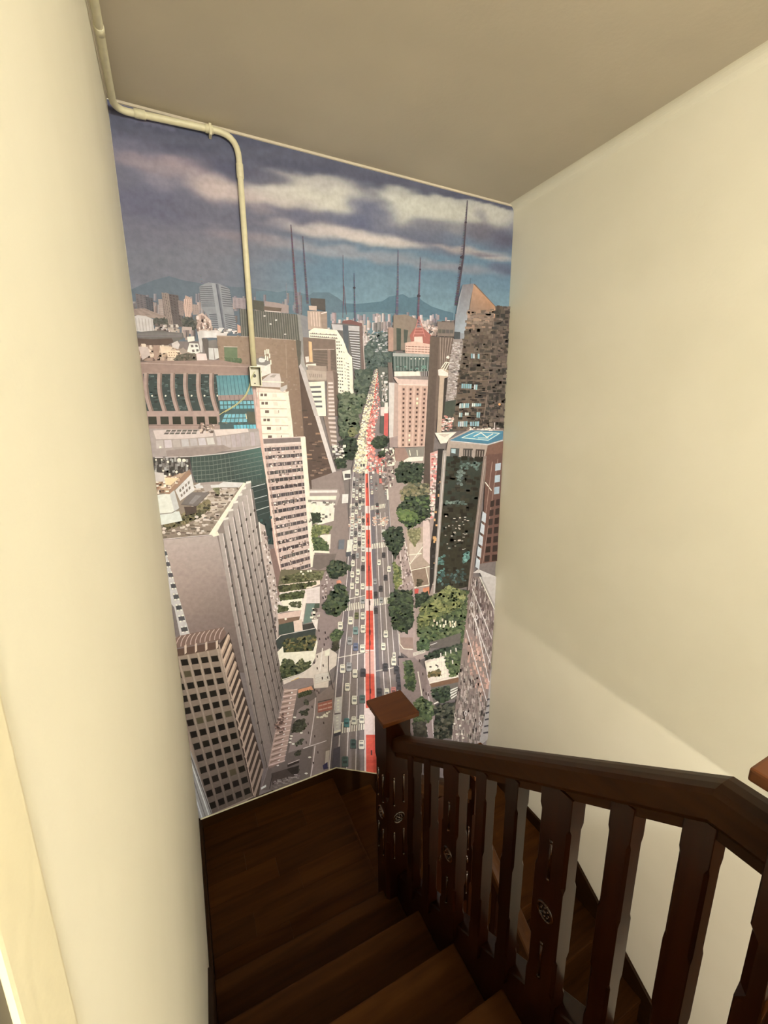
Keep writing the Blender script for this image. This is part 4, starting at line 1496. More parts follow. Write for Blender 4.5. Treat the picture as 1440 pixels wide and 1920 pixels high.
poly([(760, 440), (830, 230), (1140, 250), (1180, 350), (1100, 860), (1040, 1180), (1040, 1330), (900, 1340), (740, 1330), (720, 1200), (770, 800)], (134, 114, 110))
speck([(800, 300), (980, 260), (960, 500), (780, 700)], 30, 4, 3, [(176, 152, 142), (100, 80, 74), (206, 190, 182)], 8)
poly([(1000, 370), (1050, 355), (1075, 400), (1000, 420)], (206, 120, 92))
# ground below the finned block
fr('A8')
poly([(290, 140), (480, 60), (640, 60), (660, 280), (880, 100), (1000, 90), (980, 440), (860, 760), (840, 1080), (600, 1320), (40, 1320), (130, 1080), (320, 240)], (130, 112, 106))
poly([(450, 190), (640, 140), (680, 270), (460, 420), (360, 900), (520, 850), (640, 820), (600, 1200), (200, 1320), (60, 1320), (140, 1050), (320, 1000), (440, 300)], (98, 84, 78))
poly([(310, 180), (465, 190), (440, 330), (360, 760), (310, 1000), (130, 1060), (200, 720), (300, 300)], (164, 132, 118))
for k in range(15):
    t = k / 14
    x0, y0 = 310 - 170 * t, 210 + 830 * t
    x1, y1 = 462 - 140 * t, 185 + 800 * t
    line([(x0, y0), (x1, y1)], 1.5, jit((206, 176, 162), 8))
    lay()
    blob(*px(((x0 + x1) / 2 + 10, (y0 + y1) / 2 + 26)), 2.6, 1.5, (216, 204, 196), 6)
    lay()
    emit([px(p) for p in ((x0 + 8, y0 + 18), (x1 - 70, y1 + 30), (x1 - 74, y1 + 46), (x0 + 2, y0 + 36))], jit((120, 92, 80), 8))
speck([(210, 560), (330, 420), (320, 640), (220, 720)], 40, 5, 3, [(112, 78, 66), (150, 112, 96), (84, 62, 54)], 8)
poly([(470, 190), (620, 150), (640, 190), (470, 230)], (206, 128, 88))
tree([(465, 235), (610, 195), (620, 230), (480, 280)], [(48, 52, 32), (64, 68, 40)], .2, 4)
for pg in ([(540, 310), (590, 305), (590, 350), (540, 360)], [(490, 440), (580, 405), (570, 470), (510, 480)], [(430, 540), (540, 520), (560, 600), (520, 660), (400, 670)], [(440, 790), (520, 745), (510, 800), (450, 820)], [(430, 900), (500, 870), (490, 930), (440, 940)], [(390, 1080), (480, 1040), (480, 1110), (400, 1130)]):
    tree(pg, [(44, 42, 34), (58, 58, 42), (70, 70, 52)], .14, 5)
for x, y in ((430, 500), (395, 710), (385, 740), (380, 780), (505, 675), (415, 800), (560, 1130), (600, 950)):
    lay(); blob(*px((x, y)), 3, 1.8, (220, 212, 206), 7)
poly([(170, 1130), (400, 1060), (470, 1050), (460, 1150), (180, 1260)], (66, 54, 48))
poly([(350, 1030), (480, 980), (480, 1010), (350, 1060)], (46, 36, 32))
line([(355, 1025), (485, 975)], 1.4, (196, 176, 164))
poly([(340, 1080), (480, 1040), (470, 1130), (400, 1140)], (44, 36, 32))
line([(180, 1150), (150, 1300)], 1.6, (48, 40, 38))
speck([(200, 1220), (480, 1130), (480, 1180), (180, 1320)], 60, 7, 2, [(120, 106, 98), (90, 78, 72), (150, 136, 128)], 8)
poly([(50, 1290), (110, 1255), (110, 1280), (60, 1310)], (206, 204, 200))
line([(665, 280), (650, 480), (600, 815)], 1.6, (206, 190, 180))
line([(660, 815), (640, 1000), (610, 1170)], 1.8, (206, 190, 180))
line([(525, 850), (790, 762)], 1.6, (206, 190, 180))
poly([(690, 345), (850, 300), (855, 410), (690, 450)], (158, 86, 70))
line([(690, 330), (850, 295)], 1.6, (66, 58, 56))
cells([(695, 350), (850, 310), (850, 405), (695, 445)], 2, 3, (196, 150, 132), .06, .34)
speck([(690, 460), (830, 430), (830, 480), (690, 510)], 16, 6, 4, [(226, 220, 212), (120, 104, 98)], 8)
poly([(780, 880), (850, 860), (845, 1060), (770, 1060)], (190, 174, 160))
poly([(745, 1040), (800, 1000), (805, 1075), (755, 1090)], (52, 48, 82))
for x, y in ((690, 880), (640, 1000), (580, 560), (625, 370), (655, 700), (700, 210), (655, 180), (680, 190), (740, 50), (800, 40), (755, 550), (560, 770), (585, 660)):
    line([(x, y), (x + 3, y + 26)], 2.0, (60, 46, 44))

# ---- the avenue ---------------------------------------------------------------
fr('P')
ROAD = [(712, 690), (700, 694), (684, 755), (668, 830), (655, 900), (653, 1000), (648, 1080), (640, 1150), (630, 1240), (622, 1340), (612, 1480), (770, 1480), (768, 1380), (757, 1290), (748, 1220), (739, 1111), (734, 1029), (726, 931), (722, 880), (720, 800), (718, 740)]
poly(ROAD, (118, 106, 104))


def interp(tab, y):
    for (y0, x0), (y1, x1) in zip(tab, tab[1:]):
        if y0 <= y <= y1:
            return x0 + (x1 - x0) * (y - y0) / (y1 - y0)
    return tab[0][1] if y < tab[0][0] else tab[-1][1]


EL = [(692, 703), (755, 684), (830, 669), (900, 660), (1000, 655), (1080, 650), (1150, 643), (1240, 633), (1340, 625), (1480, 613)]
ER = [(692, 713), (755, 718), (800, 720), (880, 723), (931, 727), (1029, 734), (1111, 739), (1220, 748), (1290, 757), (1480, 776)]
CE = [(692, 708), (755, 699), (800, 688), (886, 686.5), (1045, 690), (1150, 692), (1230, 692), (1292, 693), (1400, 695), (1480, 697)]
HW = [(692, .6), (760, 1.0), (886, 2.6), (1045, 4.6), (1150, 6.4), (1230, 8), (1292, 8.4), (1400, 9.6), (1480, 11)]


def strip(fa, fb, y0, y1, col, n=24):
    lay()
    for i in range(n):
        a, b = y0 + (y1 - y0) * i / n, y0 + (y1 - y0) * (i + 1) / n
        emit([(fa(a), a), (fb(a), a), (fb(b), b), (fa(b), b)], col(a) if callable(col) else col)


# asphalt tone: darker bus lanes, warm middle
for u0_, u1_, c in ((.0, .16, (106, 94, 97)), (.35, .62, (124, 109, 104)), (.8, 1.0, (114, 102, 99))):
    strip(lambda y: interp(EL, y) + (interp(CE, y) - interp(EL, y)) * u0_, lambda y: interp(EL, y) + (interp(CE, y) - interp(EL, y)) * u1_, 860, 1470, c)
for u0_, u1_, c in ((.05, .3, (100, 92, 98)), (.5, .8, (124, 110, 105))):
    strip(lambda y: interp(CE, y) + (interp(ER, y) - interp(CE, y)) * u0_, lambda y: interp(CE, y) + (interp(ER, y) - interp(CE, y)) * u1_, 860, 1400, c)
strip(lambda y: interp(CE, y) - interp(HW, y) * 1.32 - .3, lambda y: interp(CE, y) + interp(HW, y) * 1.32 + .3, 790, 1475, (222, 196, 186))
RED = (224, 72, 54)
for a, b in ((700, 860), (888, 948), (962, 985), (993, 1026), (1034, 1098), (1106, 1122), (1144, 1217), (1262, 1326), (1376, 1470)):
    strip(lambda y: interp(CE, y) - interp(HW, y), lambda y: interp(CE, y) + interp(HW, y), a, b, lambda y: jit(RED, 7), 16)
strip(lambda y: interp(CE, y) - interp(HW, y), lambda y: interp(CE, y) + interp(HW, y), 1219, 1262, (214, 150, 136), 6)
line([(688, 800), (688, 880), (690, 1000), (691, 1120), (692, 1200), (693, 1330)], .9, (84, 46, 44), 2.0)
for y in (905, 970, 1010, 1060, 1125, 1180, 1200, 1290, 1405):
    lay()
    emit([(interp(CE, y) - .8, y), (interp(CE, y) + 1.6, y), (interp(CE, y) + 1.8, y + 9), (interp(CE, y) - .8, y + 9)], (70, 44, 44))
# lane paint
for u, a in ((0, 870), (.24, 960), (.5, 960), (.76, 960)):
    line([(interp(EL, y) + (interp(CE, y) - interp(HW, y) * 1.4 - interp(EL, y)) * u, y) for y in range(a, 1476, 30)], .8, (214, 200, 192), 1.8)
for u, a in ((.28, 960), (.52, 960), (.76, 960), (1, 870)):
    line([(interp(CE, y) + interp(HW, y) * 1.4 + (interp(ER, y) - interp(CE, y) - interp(HW, y) * 1.4) * u, y) for y in range(a, 1470, 30)], .8, (214, 200, 192), 1.8)
# crossings
for yc, h_, l, r, n in ((948, 7, 655, 683, 12), (952, 8, 694, 722, 11), (1026, 9, 652, 684, 12), (1024, 10, 696, 726, 9), (1139, 13, 643, 683, 12), (1129, 13, 699, 731, 10), (1363, 20, 640, 684, 10), (1370, 20, 704, 745, 9)):
    lay()
    for k in range(n):
        x = l + (r - l) * (k + .2) / n
        w_ = (r - l) / n * .5
        dy = -(x - l) * .16
        emit([(x, yc - h_ / 2 + dy), (x + w_, yc - h_ / 2 + dy), (x + w_ - .8, yc + h_ / 2 + dy), (x - .8, yc + h_ / 2 + dy)], (226, 216, 206))
for y, l, r in ((1140, 640, 642), (1228, 632, 688), (1120, 645, 684), (1350, 638, 686), (1345, 706, 760), (1253, 704, 756)):
    line([(l, y + 4), (r, y - (r - l) * .12)], 1.3, (222, 210, 202))
speck([(655, 968), (683, 968), (683, 988), (652, 988)], 50, 4, 2, [(206, 150, 120), (190, 160, 140), (226, 200, 180)], 8)
speck([(697, 968), (726, 968), (728, 985), (697, 985)], 50, 4, 2, [(206, 150, 120), (190, 160, 140), (226, 200, 180)], 8)
# far jam: headlights on the left, tail lights on the right
for k in range(1000):
    y = 692 + 195 * RND.random() ** .8
    e0, e1, c = interp(EL, y), interp(ER, y), interp(CE, y)
    left = RND.random() < .5
    s = .7 + (y - 690) / 115
    if left:
        x = RND.uniform(e0, c - .5)
        col = RND.choice([(236, 226, 176), (244, 236, 206), (206, 190, 150), (150, 132, 112), (222, 208, 160)])
    else:
        x = RND.uniform(c + .5, e1 if y > 850 else min(e1, c + 14))
        col = RND.choice([(226, 112, 100), (232, 140, 128), (206, 84, 76), (240, 206, 196), (160, 96, 88)])
    if k % 8 == 0:
        lay()
    emit([(x - s, y - s * .8), (x + s, y - s * .8), (x + s, y + s * .8), (x - s, y + s * .8)], jit(col, 10), k % 9)
lay()
# dense traffic, then single cars
WHITE = [(236, 230, 222), (226, 220, 212), (210, 206, 202)]
DARK = [(70, 66, 68), (92, 88, 88), (120, 114, 112), (150, 146, 144)]
for lane in range(4):
    y = 872
    while y < 1030:
        u = (lane + .5) / 4
        e0, c = interp(EL, y), interp(CE, y) - interp(HW, y) * 1.4
        s = 3.4 + (y - 870) / 52
        if RND.random() < .86:
            car(e0 + (c - e0) * u, y, s, RND.choice(WHITE + WHITE + DARK), (250, 240, 190))
        y += s * RND.uniform(2.0, 3.0)
for lane in range(4):
    y = 872
    while y < 1010:
        u = (lane + .5) / 4
        e1, c = interp(ER, y), interp(CE, y) + interp(HW, y) * 1.4
        s = 3.2 + (y - 870) / 52
        if RND.random() < (.8 if y < 925 else .3):
            car(c + (e1 - c) * u, y, s, RND.choice(WHITE + DARK), (226, 70, 60))
        y += s * RND.uniform(2.0, 3.0)
fr('Z6')
for x, y, s, c in ((310, 690, 6, 2), (337, 685, 6, 1), (377, 710, 6.4, 0), (305, 740, 6.6, 0), (375, 772, 6.6, 2), (340, 800, 7, 0), (300, 818, 7, 0), (335, 860, 7, 0), (298, 900, 7.4, 0), (374, 903, 7, 0), (333, 945, 7.4, 0), (374, 1000, 7.4, 1), (374, 1112, 8, 0), (330, 1110, 7.6, 3),
                   (287, 1145, 9, 0), (323, 1215, 9, 4), (376, 1203, 9, 0), (282, 1287, 9, 1), (324, 1330, 9, 5), (372, 1343, 9.4, 0), (232, 1485, 10, 0), (277, 1472, 10, 1), (523, 680, 6, 2), (489, 732, 6.4, 0), (560, 780, 6.8, 0), (536, 840, 6.6, 2), (461, 868, 6.6, 1), (502, 918, 7, 2), (466, 960, 7, 2), (505, 1000, 6.6, 1),
                   (467, 1073, 7, 2), (537, 1240, 8, 0), (520, 1328, 8.4, 0), (594, 1433, 9.4, 0), (645, 1425, 10, 2), (533, 1475, 9, 2), (613, 1495, 9, 2), (593, 1100, 7, 0), (728, 1365, 8, 0), (215, 1180, 9, 0)):
    X, Y = px((x, y))
    car(X, Y, s, [(234, 230, 224), (150, 148, 148), (62, 58, 60), (96, 96, 60), (112, 142, 138), (92, 100, 130)][c])
fr('Z8')
for x, y, s, c in ((395, 383, 9.4, 0), (452, 375, 9.4, 2), (341, 478, 9, 0), (391, 570, 10, 0), (447, 562, 9.6, 4), (336, 730, 10, 5), (387, 715, 9.4, 0), (443, 705, 9.6, 0), (382, 880, 10.6, 4), (441, 886, 10.6, 0), (325, 1005, 11.6, 4), (610, 335, 8.6, 2), (688, 357, 9, 2), (703, 412, 9, 2), (710, 466, 9.6, 2), (567, 515, 10, 2), (620, 516, 9, 0), (668, 505, 9, 1), (672, 250, 6, 0)):
    X, Y = px((x, y))
    car(X, Y, s, [(234, 230, 224), (206, 120, 110), (66, 64, 68), (96, 96, 60), (70, 92, 86), (64, 112, 112)][c])
# buses
fr('A8')
poly([(885, 275), (962, 262), (955, 440), (880, 450)], (196, 188, 182))
poly([(870, 470), (948, 455), (945, 660), (868, 690)], (190, 182, 176))
poly([(868, 655), (945, 630), (945, 690), (870, 715)], (66, 64, 72))
poly([(868, 655), (945, 630), (945, 655), (868, 680)], (226, 222, 216))
for k in range(4):
    poly([(905, 300 + k * 36), (930, 296 + k * 36), (928, 312 + k * 36), (903, 316 + k * 36)], (216, 210, 204))
    poly([(895, 490 + k * 36), (922, 486 + k * 36), (920, 502 + k * 36), (893, 506 + k * 36)], (212, 206, 200))
poly([(865, 850), (940, 820), (935, 1070), (840, 1090)], (78, 72, 82))
fr('Z6')
poly([(265, 575), (300, 570), (295, 680), (255, 690)], (214, 210, 206))
poly([(255, 660), (292, 655), (288, 688), (255, 692)], (70, 70, 76))
poly([(205, 575), (245, 570), (240, 640), (200, 640)], (96, 100, 108))
poly([(228, 250), (272, 248), (270, 310), (225, 315)], (206, 200, 196))
poly([(540, 190), (575, 190), (580, 285), (545, 290)], (214, 210, 204))
poly([(490, 140), (512, 138), (515, 172), (492, 172)], (206, 96, 84))

# ---- trees and blocks right of the avenue ---------------------------------------
fr('P')
poly([(722, 870), (760, 840), (810, 840), (822, 1000), (822, 1120), (800, 1230), (776, 1240), (748, 1220), (735, 1029)], (150, 128, 120))
fr('Z6')
poly([(600, 620), (690, 560), (740, 920), (750, 1130), (735, 1350), (650, 1340), (600, 950)], (158, 134, 128))
line([(635, 640), (660, 900)], 1.2, (222, 206, 198))
line([(665, 560), (745, 920)], 1.4, (226, 212, 204))
speck([(620, 640), (690, 620), (740, 900), (640, 920)], 60, 3, 4, [(90, 72, 68), (206, 186, 178), (120, 98, 92)], 8)
poly([(680, 500), (800, 480), (860, 640), (860, 880), (740, 910), (690, 640)], (164, 140, 122))
poly([(700, 600), (800, 590), (780, 680), (710, 740)], (190, 168, 150))
line([(700, 680), (790, 670)], 2.0, (230, 222, 212))
line([(705, 750), (800, 620), (850, 640)], 1.4, (226, 214, 204))
poly([(720, 780), (820, 760), (845, 890), (745, 915)], (134, 108, 90))
line([(715, 790), (855, 760)], 1.6, (232, 224, 216))
line([(740, 910), (888, 885)], 1.6, (232, 224, 216))
line([(820, 770), (845, 890)], 1.2, (226, 216, 206))
tree([(690, 500), (780, 490), (780, 560), (740, 620), (700, 560)], [(120, 116, 76), (96, 92, 60), (140, 132, 92)], .12, 4)
tree([(755, 850), (800, 850), (790, 900), (760, 905)], [(74, 64, 46), (58, 52, 38)], .14, 4)
poly([(740, 920), (770, 920), (765, 960), (742, 965)], (206, 66, 58))
poly([(800, 915), (845, 905), (845, 960), (800, 960)], (206, 120, 84))
poly([(800, 440), (845, 430), (860, 760), (800, 700)], (206, 178, 168))
# palace in rose stone with square windows
fr('A3')
poly([(690, 0), (740, 0), (750, 240), (700, 240)], (104, 88, 80))
poly([(570, 60), (690, 60), (700, 500), (640, 720), (590, 420)], (86, 88, 80))
speck([(610, 130), (690, 130), (690, 480), (620, 480)], 60, 4, 5, [(150, 140, 132), (60, 64, 58), (206, 196, 188)], 8)
poly([(600, 545), (700, 540), (690, 660), (600, 650)], (214, 186, 176))
poly([(650, 490), (690, 490), (690, 620), (645, 620)], (226, 206, 196))
poly([(645, 625), (695, 620), (690, 900), (640, 900)], (196, 74, 70))
poly([(600, 660), (645, 660), (640, 880), (590, 860)], (72, 74, 68))
poly([(755, 180), (830, 180), (1190, 190), (1185, 270), (820, 270)], (206, 172, 158))
poly([(770, 110), (1080, 105), (1090, 170), (1190, 175), (1190, 215), (820, 200), (765, 170)], (128, 112, 106))
poly([(768, 112), (1080, 108), (1085, 165), (770, 170)], (232, 208, 204))
poly([(700, 245), (780, 250), (810, 330), (810, 1040), (705, 920)], (196, 184, 176))
poly([(770, 250), (830, 260), (820, 1040), (755, 900)], (172, 142, 130))
poly([(710, 920), (810, 900), (810, 1040), (710, 1030)], (150, 126, 120))
pb = [(815, 265), (1190, 275), (1140, 1025), (815, 1040)]
poly(pb, (198, 160, 142))
fins([(845, 290), (1180, 295), (1135, 1015), (840, 1030)], 4, (182, 142, 124), .16, 3)
cells([(840, 300), (1185, 305), (1138, 1030), (838, 1035)], 13, 4, (78, 54, 48), .36, .26, 8, .0, (246, 236, 170), .07)
line([(820, 268), (1190, 278)], 2.0, (222, 190, 174))
poly([(770, 1045), (900, 1045), (945, 1160), (880, 1215), (780, 1200)], (142, 108, 96))
poly([(905, 1050), (1140, 1025), (1125, 1150), (950, 1160)], (124, 116, 106))
poly([(885, 1195), (945, 1160), (1125, 1150), (1120, 1200), (880, 1220)], (216, 208, 200))
line([(955, 1070), (965, 1140)], 1.4, (226, 222, 214))
line([(1045, 1070), (1052, 1140)], 1.4, (226, 222, 214))
line([(750, 1050), (780, 1220)], 1.6, (226, 216, 208))
speck([(590, 1050), (760, 1050), (760, 1500), (640, 1560)], 110, 5, 5, [(226, 218, 210), (96, 78, 72), (160, 138, 130), (120, 100, 94)], 10)
# tower group behind
fr('Z4')
poly([(525, 195), (560, 200), (560, 360), (525, 355)], (160, 122, 106))
poly([(560, 115), (640, 110), (720, 140), (720, 350), (560, 350)], (124, 106, 92))
poly([(580, 200), (612, 205), (610, 350), (582, 350)], (60, 68, 60))
poly([(630, 210), (660, 215), (650, 300), (630, 300)], (66, 72, 64))
poly([(855, 155), (970, 165), (975, 260), (855, 255)], (116, 100, 90))
cells([(860, 200), (965, 205), (965, 245), (860, 245)], 1, 4, (88, 82, 76), .06, .2)
line([(885, 155), (970, 160)], 1.4, (72, 58, 52))
speck([(740, 170), (860, 190), (850, 250), (760, 240)], 50, 5, 4, [(190, 160, 146), (150, 124, 112), (206, 184, 172)], 8)
poly([(670, 250), (700, 205), (760, 200), (815, 250), (810, 310), (680, 300)], (158, 84, 74))
poly([(700, 260), (755, 258), (760, 305), (700, 305)], (220, 184, 166))
poly([(640, 300), (700, 290), (805, 310), (805, 378), (640, 370)], (210, 166, 146))
bands([(645, 315), (803, 322), (803, 372), (645, 365)], 3, (128, 84, 70), .36)
fins([(645, 315), (803, 322), (803, 372), (645, 365)], 7, (222, 186, 166), .44)
for s in (-1, 1):
    line([(733, 120), (733 + s * 40, 260)], 1.3, (196, 110, 98))
for k in range(6):
    line([(730 - k * 6, 140 + k * 20), (736 + k * 6, 140 + k * 20)], 1.0, (206, 130, 116))
poly([(556, 370), (805, 382), (802, 490), (560, 490)], (66, 82, 76))
fins([(560, 392), (803, 400), (800, 490), (562, 488)], 12, (172, 178, 170), .44)
poly([(556, 368), (805, 378), (805, 396), (556, 390)], (150, 150, 144))
speck([(560, 450), (800, 455), (800, 490), (560, 490)], 16, 7, 3, [(90, 128, 112), (50, 62, 58)], 6)
for x in (680, 708, 735, 762):
    lay(); blob(*px((x, 408)), 1.6, 1.4, (230, 226, 216), 6)
fins([(740, 490), (802, 490), (800, 525), (740, 525)], 5, (196, 186, 178), .38)
# dark brown tower with ribbed side
poly([(808, 255), (870, 262), (965, 265), (930, 560), (880, 560), (830, 1010), (822, 1224), (762, 1224)], (98, 80, 70))
poly([(808, 255), (868, 262), (850, 560), (815, 1224), (762, 1224)], None, [(92, 76, 66), (88, 72, 62), (86, 70, 62), (78, 64, 58), (74, 60, 54)])
fins([(866, 262), (962, 268), (935, 400), (868, 480)], 5, (152, 130, 114), .38)
fr('P')
poly([(792, 890), (811, 888), (806, 930), (803, 980), (792, 940)], (74, 60, 54))
fr('A4')
poly([(250, 1110), (300, 1090), (375, 1120), (370, 1200), (330, 1210), (290, 1860), (235, 1860), (270, 1210)], (176, 150, 126))
poly([(250, 1110), (290, 1100), (370, 1150), (370, 1190), (255, 1180)], (226, 206, 192))
poly([(325, 1215), (365, 1205), (310, 1850), (290, 1860)], (52, 44, 40))
line([(290, 1090), (340, 1020), (390, 1030)], 1.8, (230, 222, 214))
line([(310, 1110), (360, 1020)], 1.6, (232, 226, 218))
line([(335, 1120), (385, 1030)], 1.6, (232, 226, 218))
lay(); blob(*px((368, 960)), 3.2, 3.2, (224, 208, 198), 9)
# mirrored tower
poly([(545, 95), (680, 82), (640, 260), (600, 520), (560, 740), (440, 750), (455, 500), (500, 250)], (132, 134, 140))
grad4([(545, 95), (680, 82), (575, 680), (445, 660)], (112, 106, 110), (118, 108, 108), (150, 160, 166), (134, 144, 152))
poly([(445, 655), (515, 660), (515, 745), (438, 745)], (62, 66, 68))
poly([(435, 745), (555, 745), (500, 1200), (465, 1490), (340, 1490), (385, 1050)], (146, 130, 122))
speck([(430, 760), (550, 760), (500, 1180), (470, 1470), (350, 1480), (390, 1060)], 260, 5, 2, [(172, 160, 152), (120, 106, 100), (190, 178, 170), (150, 134, 126), (100, 88, 84)], 8)
poly([(335, 1490), (470, 1470), (450, 1700), (430, 1840), (300, 1840)], (60, 66, 56))
speck([(310, 1650), (430, 1680), (420, 1840), (300, 1840)], 70, 5, 3, [(190, 120, 104), (210, 170, 156), (120, 84, 74), (226, 206, 196)], 8)
tf = [(680, 82), (938, 360), (905, 700), (860, 1250), (780, 1820), (430, 1840), (480, 1300), (560, 740), (640, 260)]
poly(tf, (92, 76, 64))
grad4([(675, 90), (938, 362), (925, 520), (605, 520)], (176, 126, 92), (170, 118, 82), (112, 88, 72), (128, 104, 90))
speck([(620, 400), (925, 400), (910, 640), (590, 620)], 90, 9, 5, [(128, 106, 90), (112, 92, 78), (150, 118, 94), (96, 80, 68)], 6)
speck([(580, 620), (910, 620), (860, 1250), (500, 1200)], 220, 8, 6, [(76, 64, 54), (62, 54, 46), (104, 88, 74), (88, 74, 62)], 7)
speck([(500, 1100), (850, 1100), (790, 1800), (440, 1820)], 200, 9, 5, [(56, 46, 40), (70, 60, 50), (44, 40, 36), (92, 74, 60)], 6)
for k in range(9):
    y = 910 + k * 108
    line([(555 - k * 12, y), (890 - k * 12, y + 8)], .8, (116, 96, 80))
line([(938, 365), (905, 700), (860, 1250), (785, 1820)], 2.2, (124, 104, 90))
line([(690, 90), (938, 360)], 1.4, (112, 84, 66))
line([(930, 380), (920, 500)], 1.6, (206, 148, 108))
for q, n in (([(640, 915), (690, 918), (690, 980), (640, 978)], 2), ([(722, 918), (750, 920), (748, 985), (722, 982)], 1), ([(530, 1275), (655, 1280), (650, 1340), (525, 1335)], 5), ([(680, 1285), (725, 1285), (720, 1355), (675, 1350)], 2), ([(505, 1510), (625, 1508), (620, 1570), (500, 1575)], 5),
             ([(655, 1508), (770, 1512), (765, 1550), (650, 1555)], 5), ([(500, 1620), (545, 1622), (540, 1680), (500, 1680)], 2), ([(570, 1620), (620, 1622), (618, 1660), (570, 1660)], 2), ([(710, 1615), (758, 1615), (752, 1690), (708, 1685)], 2), ([(488, 1728), (605, 1722), (600, 1795), (485, 1795)], 5), ([(630, 1730), (745, 1725), (740, 1790), (630, 1785)], 4)):
    cells(q, 1, n, (116, 158, 164), .1, .05, 14, 0, (190, 196, 190), .25)
rt = [(938, 352), (1112, 360), (1060, 1200), (1035, 1840), (785, 1820), (860, 1250), (905, 700)]
poly(rt, (88, 74, 64))
poly([(938, 352), (1112, 362), (1105, 450), (930, 440)], (82, 70, 58))
speck(rt, 300, 8, 6, [(70, 60, 52), (58, 52, 46), (104, 86, 74), (84, 70, 60), (48, 44, 40)], 7)
for k in range(6):
    y = 930 + k * 150
    line([(890 - k * 14, y), (1080 - k * 8, y + 8)], .7, (108, 92, 80))
lay(); blob(*px((985, 1525)), 2.2, 2.4, (216, 150, 84), 6)
# helipad block
fr('Z4')
poly([(838, 905), (985, 900), (935, 945), (920, 972), (878, 978)], (226, 210, 194))
poly([(862, 915), (950, 908), (905, 935)], (190, 172, 156))
poly([(930, 950), (1080, 880), (1300, 888), (1300, 1010), (1190, 1000), (925, 985)], (166, 146, 132))
poly([(940, 955), (1085, 888), (1300, 893), (1296, 950), (1195, 980)], (58, 112, 140))
poly([(1005, 940), (1110, 895), (1290, 905), (1200, 962)], (72, 142, 172))
for a, b in (((1020, 938), (1112, 898)), ((1112, 898), (1275, 908)), ((1275, 908), (1198, 955)), ((1198, 955), (1020, 938))):
    line([a, b], 1.2, (206, 216, 218))
line([(1100, 930), (1150, 905), (1190, 935), (1230, 912)], 1.6, (222, 228, 228))
line([(1130, 940), (1200, 940)], 1.4, (214, 222, 222))
line([(1050, 885), (1300, 880)], 1.5, (150, 120, 106))
line([(945, 958), (1195, 985), (1296, 955)], 1.2, (190, 196, 196))
speck([(1060, 870), (1290, 870), (1290, 888), (1060, 886)], 18, 6, 3, [(196, 176, 164), (120, 96, 86), (226, 216, 208)], 8)
line([(1242, 835), (1240, 885)], 1.2, (206, 196, 186))
poly([(925, 975), (1195, 990), (1200, 1110), (905, 1090)], (158, 138, 124))
poly([(945, 1005), (1005, 1010), (1000, 1070), (940, 1065)], (70, 72, 68))
poly([(1030, 1010), (1095, 1012), (1090, 1075), (1028, 1072)], (64, 58, 52))
poly([(1115, 1015), (1175, 1018), (1165, 1085), (1110, 1080)], (62, 50, 44))
cells([(1030, 1010), (1170, 1018), (1165, 1075), (1028, 1070)], 1, 8, (150, 134, 122), .36, .15)
poly([(950, 1012), (980, 1014), (978, 1045), (950, 1040)], (150, 176, 180))
poly([(1195, 990), (1300, 960), (1300, 1224), (1150, 1224), (1170, 1100)], (112, 76, 62))
fr('Z6')
# its long glass front
poly([(850, -40), (905, -60), (870, 420), (850, 430)], (206, 150, 140))
speck([(862, -30), (908, -30), (880, 400), (852, 420)], 90, 6, 4, [(216, 110, 104), (226, 190, 182), (150, 126, 120), (236, 220, 212)], 10)
speck([(850, 180), (900, 180), (870, 440), (830, 440)], 50, 5, 4, [(196, 176, 166), (120, 98, 90), (226, 214, 206)], 10)
poly([(905, -70), (950, -70), (885, 830), (845, 960), (850, 640), (880, 420)], (44, 40, 38))
speck([(905, 60), (935, 60), (890, 760), (860, 780)], 40, 5, 5, [(62, 58, 54), (34, 32, 32), (206, 150, 90)], 6)
gf = [(955, -20), (1235, 0), (1118, 905), (885, 950)]
poly(gf, (46, 42, 31))
grad4([(955, -20), (1235, 0), (1190, 330), (930, 320)], (40, 49, 42), (48, 54, 47), (38, 37, 29), (44, 50, 43))
speck(gf, 260, 10, 7, [(40, 36, 27), (52, 48, 38), (33, 30, 23), (46, 48, 40)], 4)
for pg, c in (([(1040, 80), (1090, 80), (1080, 200), (1035, 190)], (86, 100, 92)), ([(1060, 20), (1200, 30), (1190, 80), (1070, 70)], (74, 92, 84)), ([(965, 290), (1110, 300), (1100, 325), (960, 315)], (88, 104, 94)), ([(900, 700), (960, 680), (950, 860), (890, 880)], (70, 108, 102)), ([(1090, 670), (1130, 650), (1120, 720), (1085, 740)], (84, 128, 120)), ([(940, 830), (1110, 760), (1100, 880), (930, 900)], (58, 78, 74))):
    speck(pg, 34, 7, 5, [c, tuple(v * .75 for v in c), tuple(v * 1.2 for v in c)], 6, 'b')
speck([(960, 380), (1150, 420), (1120, 700), (950, 620)], 34, 4, 2, [(176, 166, 150), (150, 140, 126), (206, 190, 170)], 10)
poly([(940, -60), (968, -60), (915, 620), (885, 950), (868, 950), (900, 500)], (150, 136, 126))
line([(955, -40), (905, 600), (878, 950)], 1.2, (196, 184, 174))
poly([(1228, -20), (1258, -20), (1170, 700), (1085, 1340), (1068, 1350), (1130, 800)], (122, 102, 92))
line([(1240, 0), (1150, 700), (1075, 1345)], 1.0, (166, 146, 134))
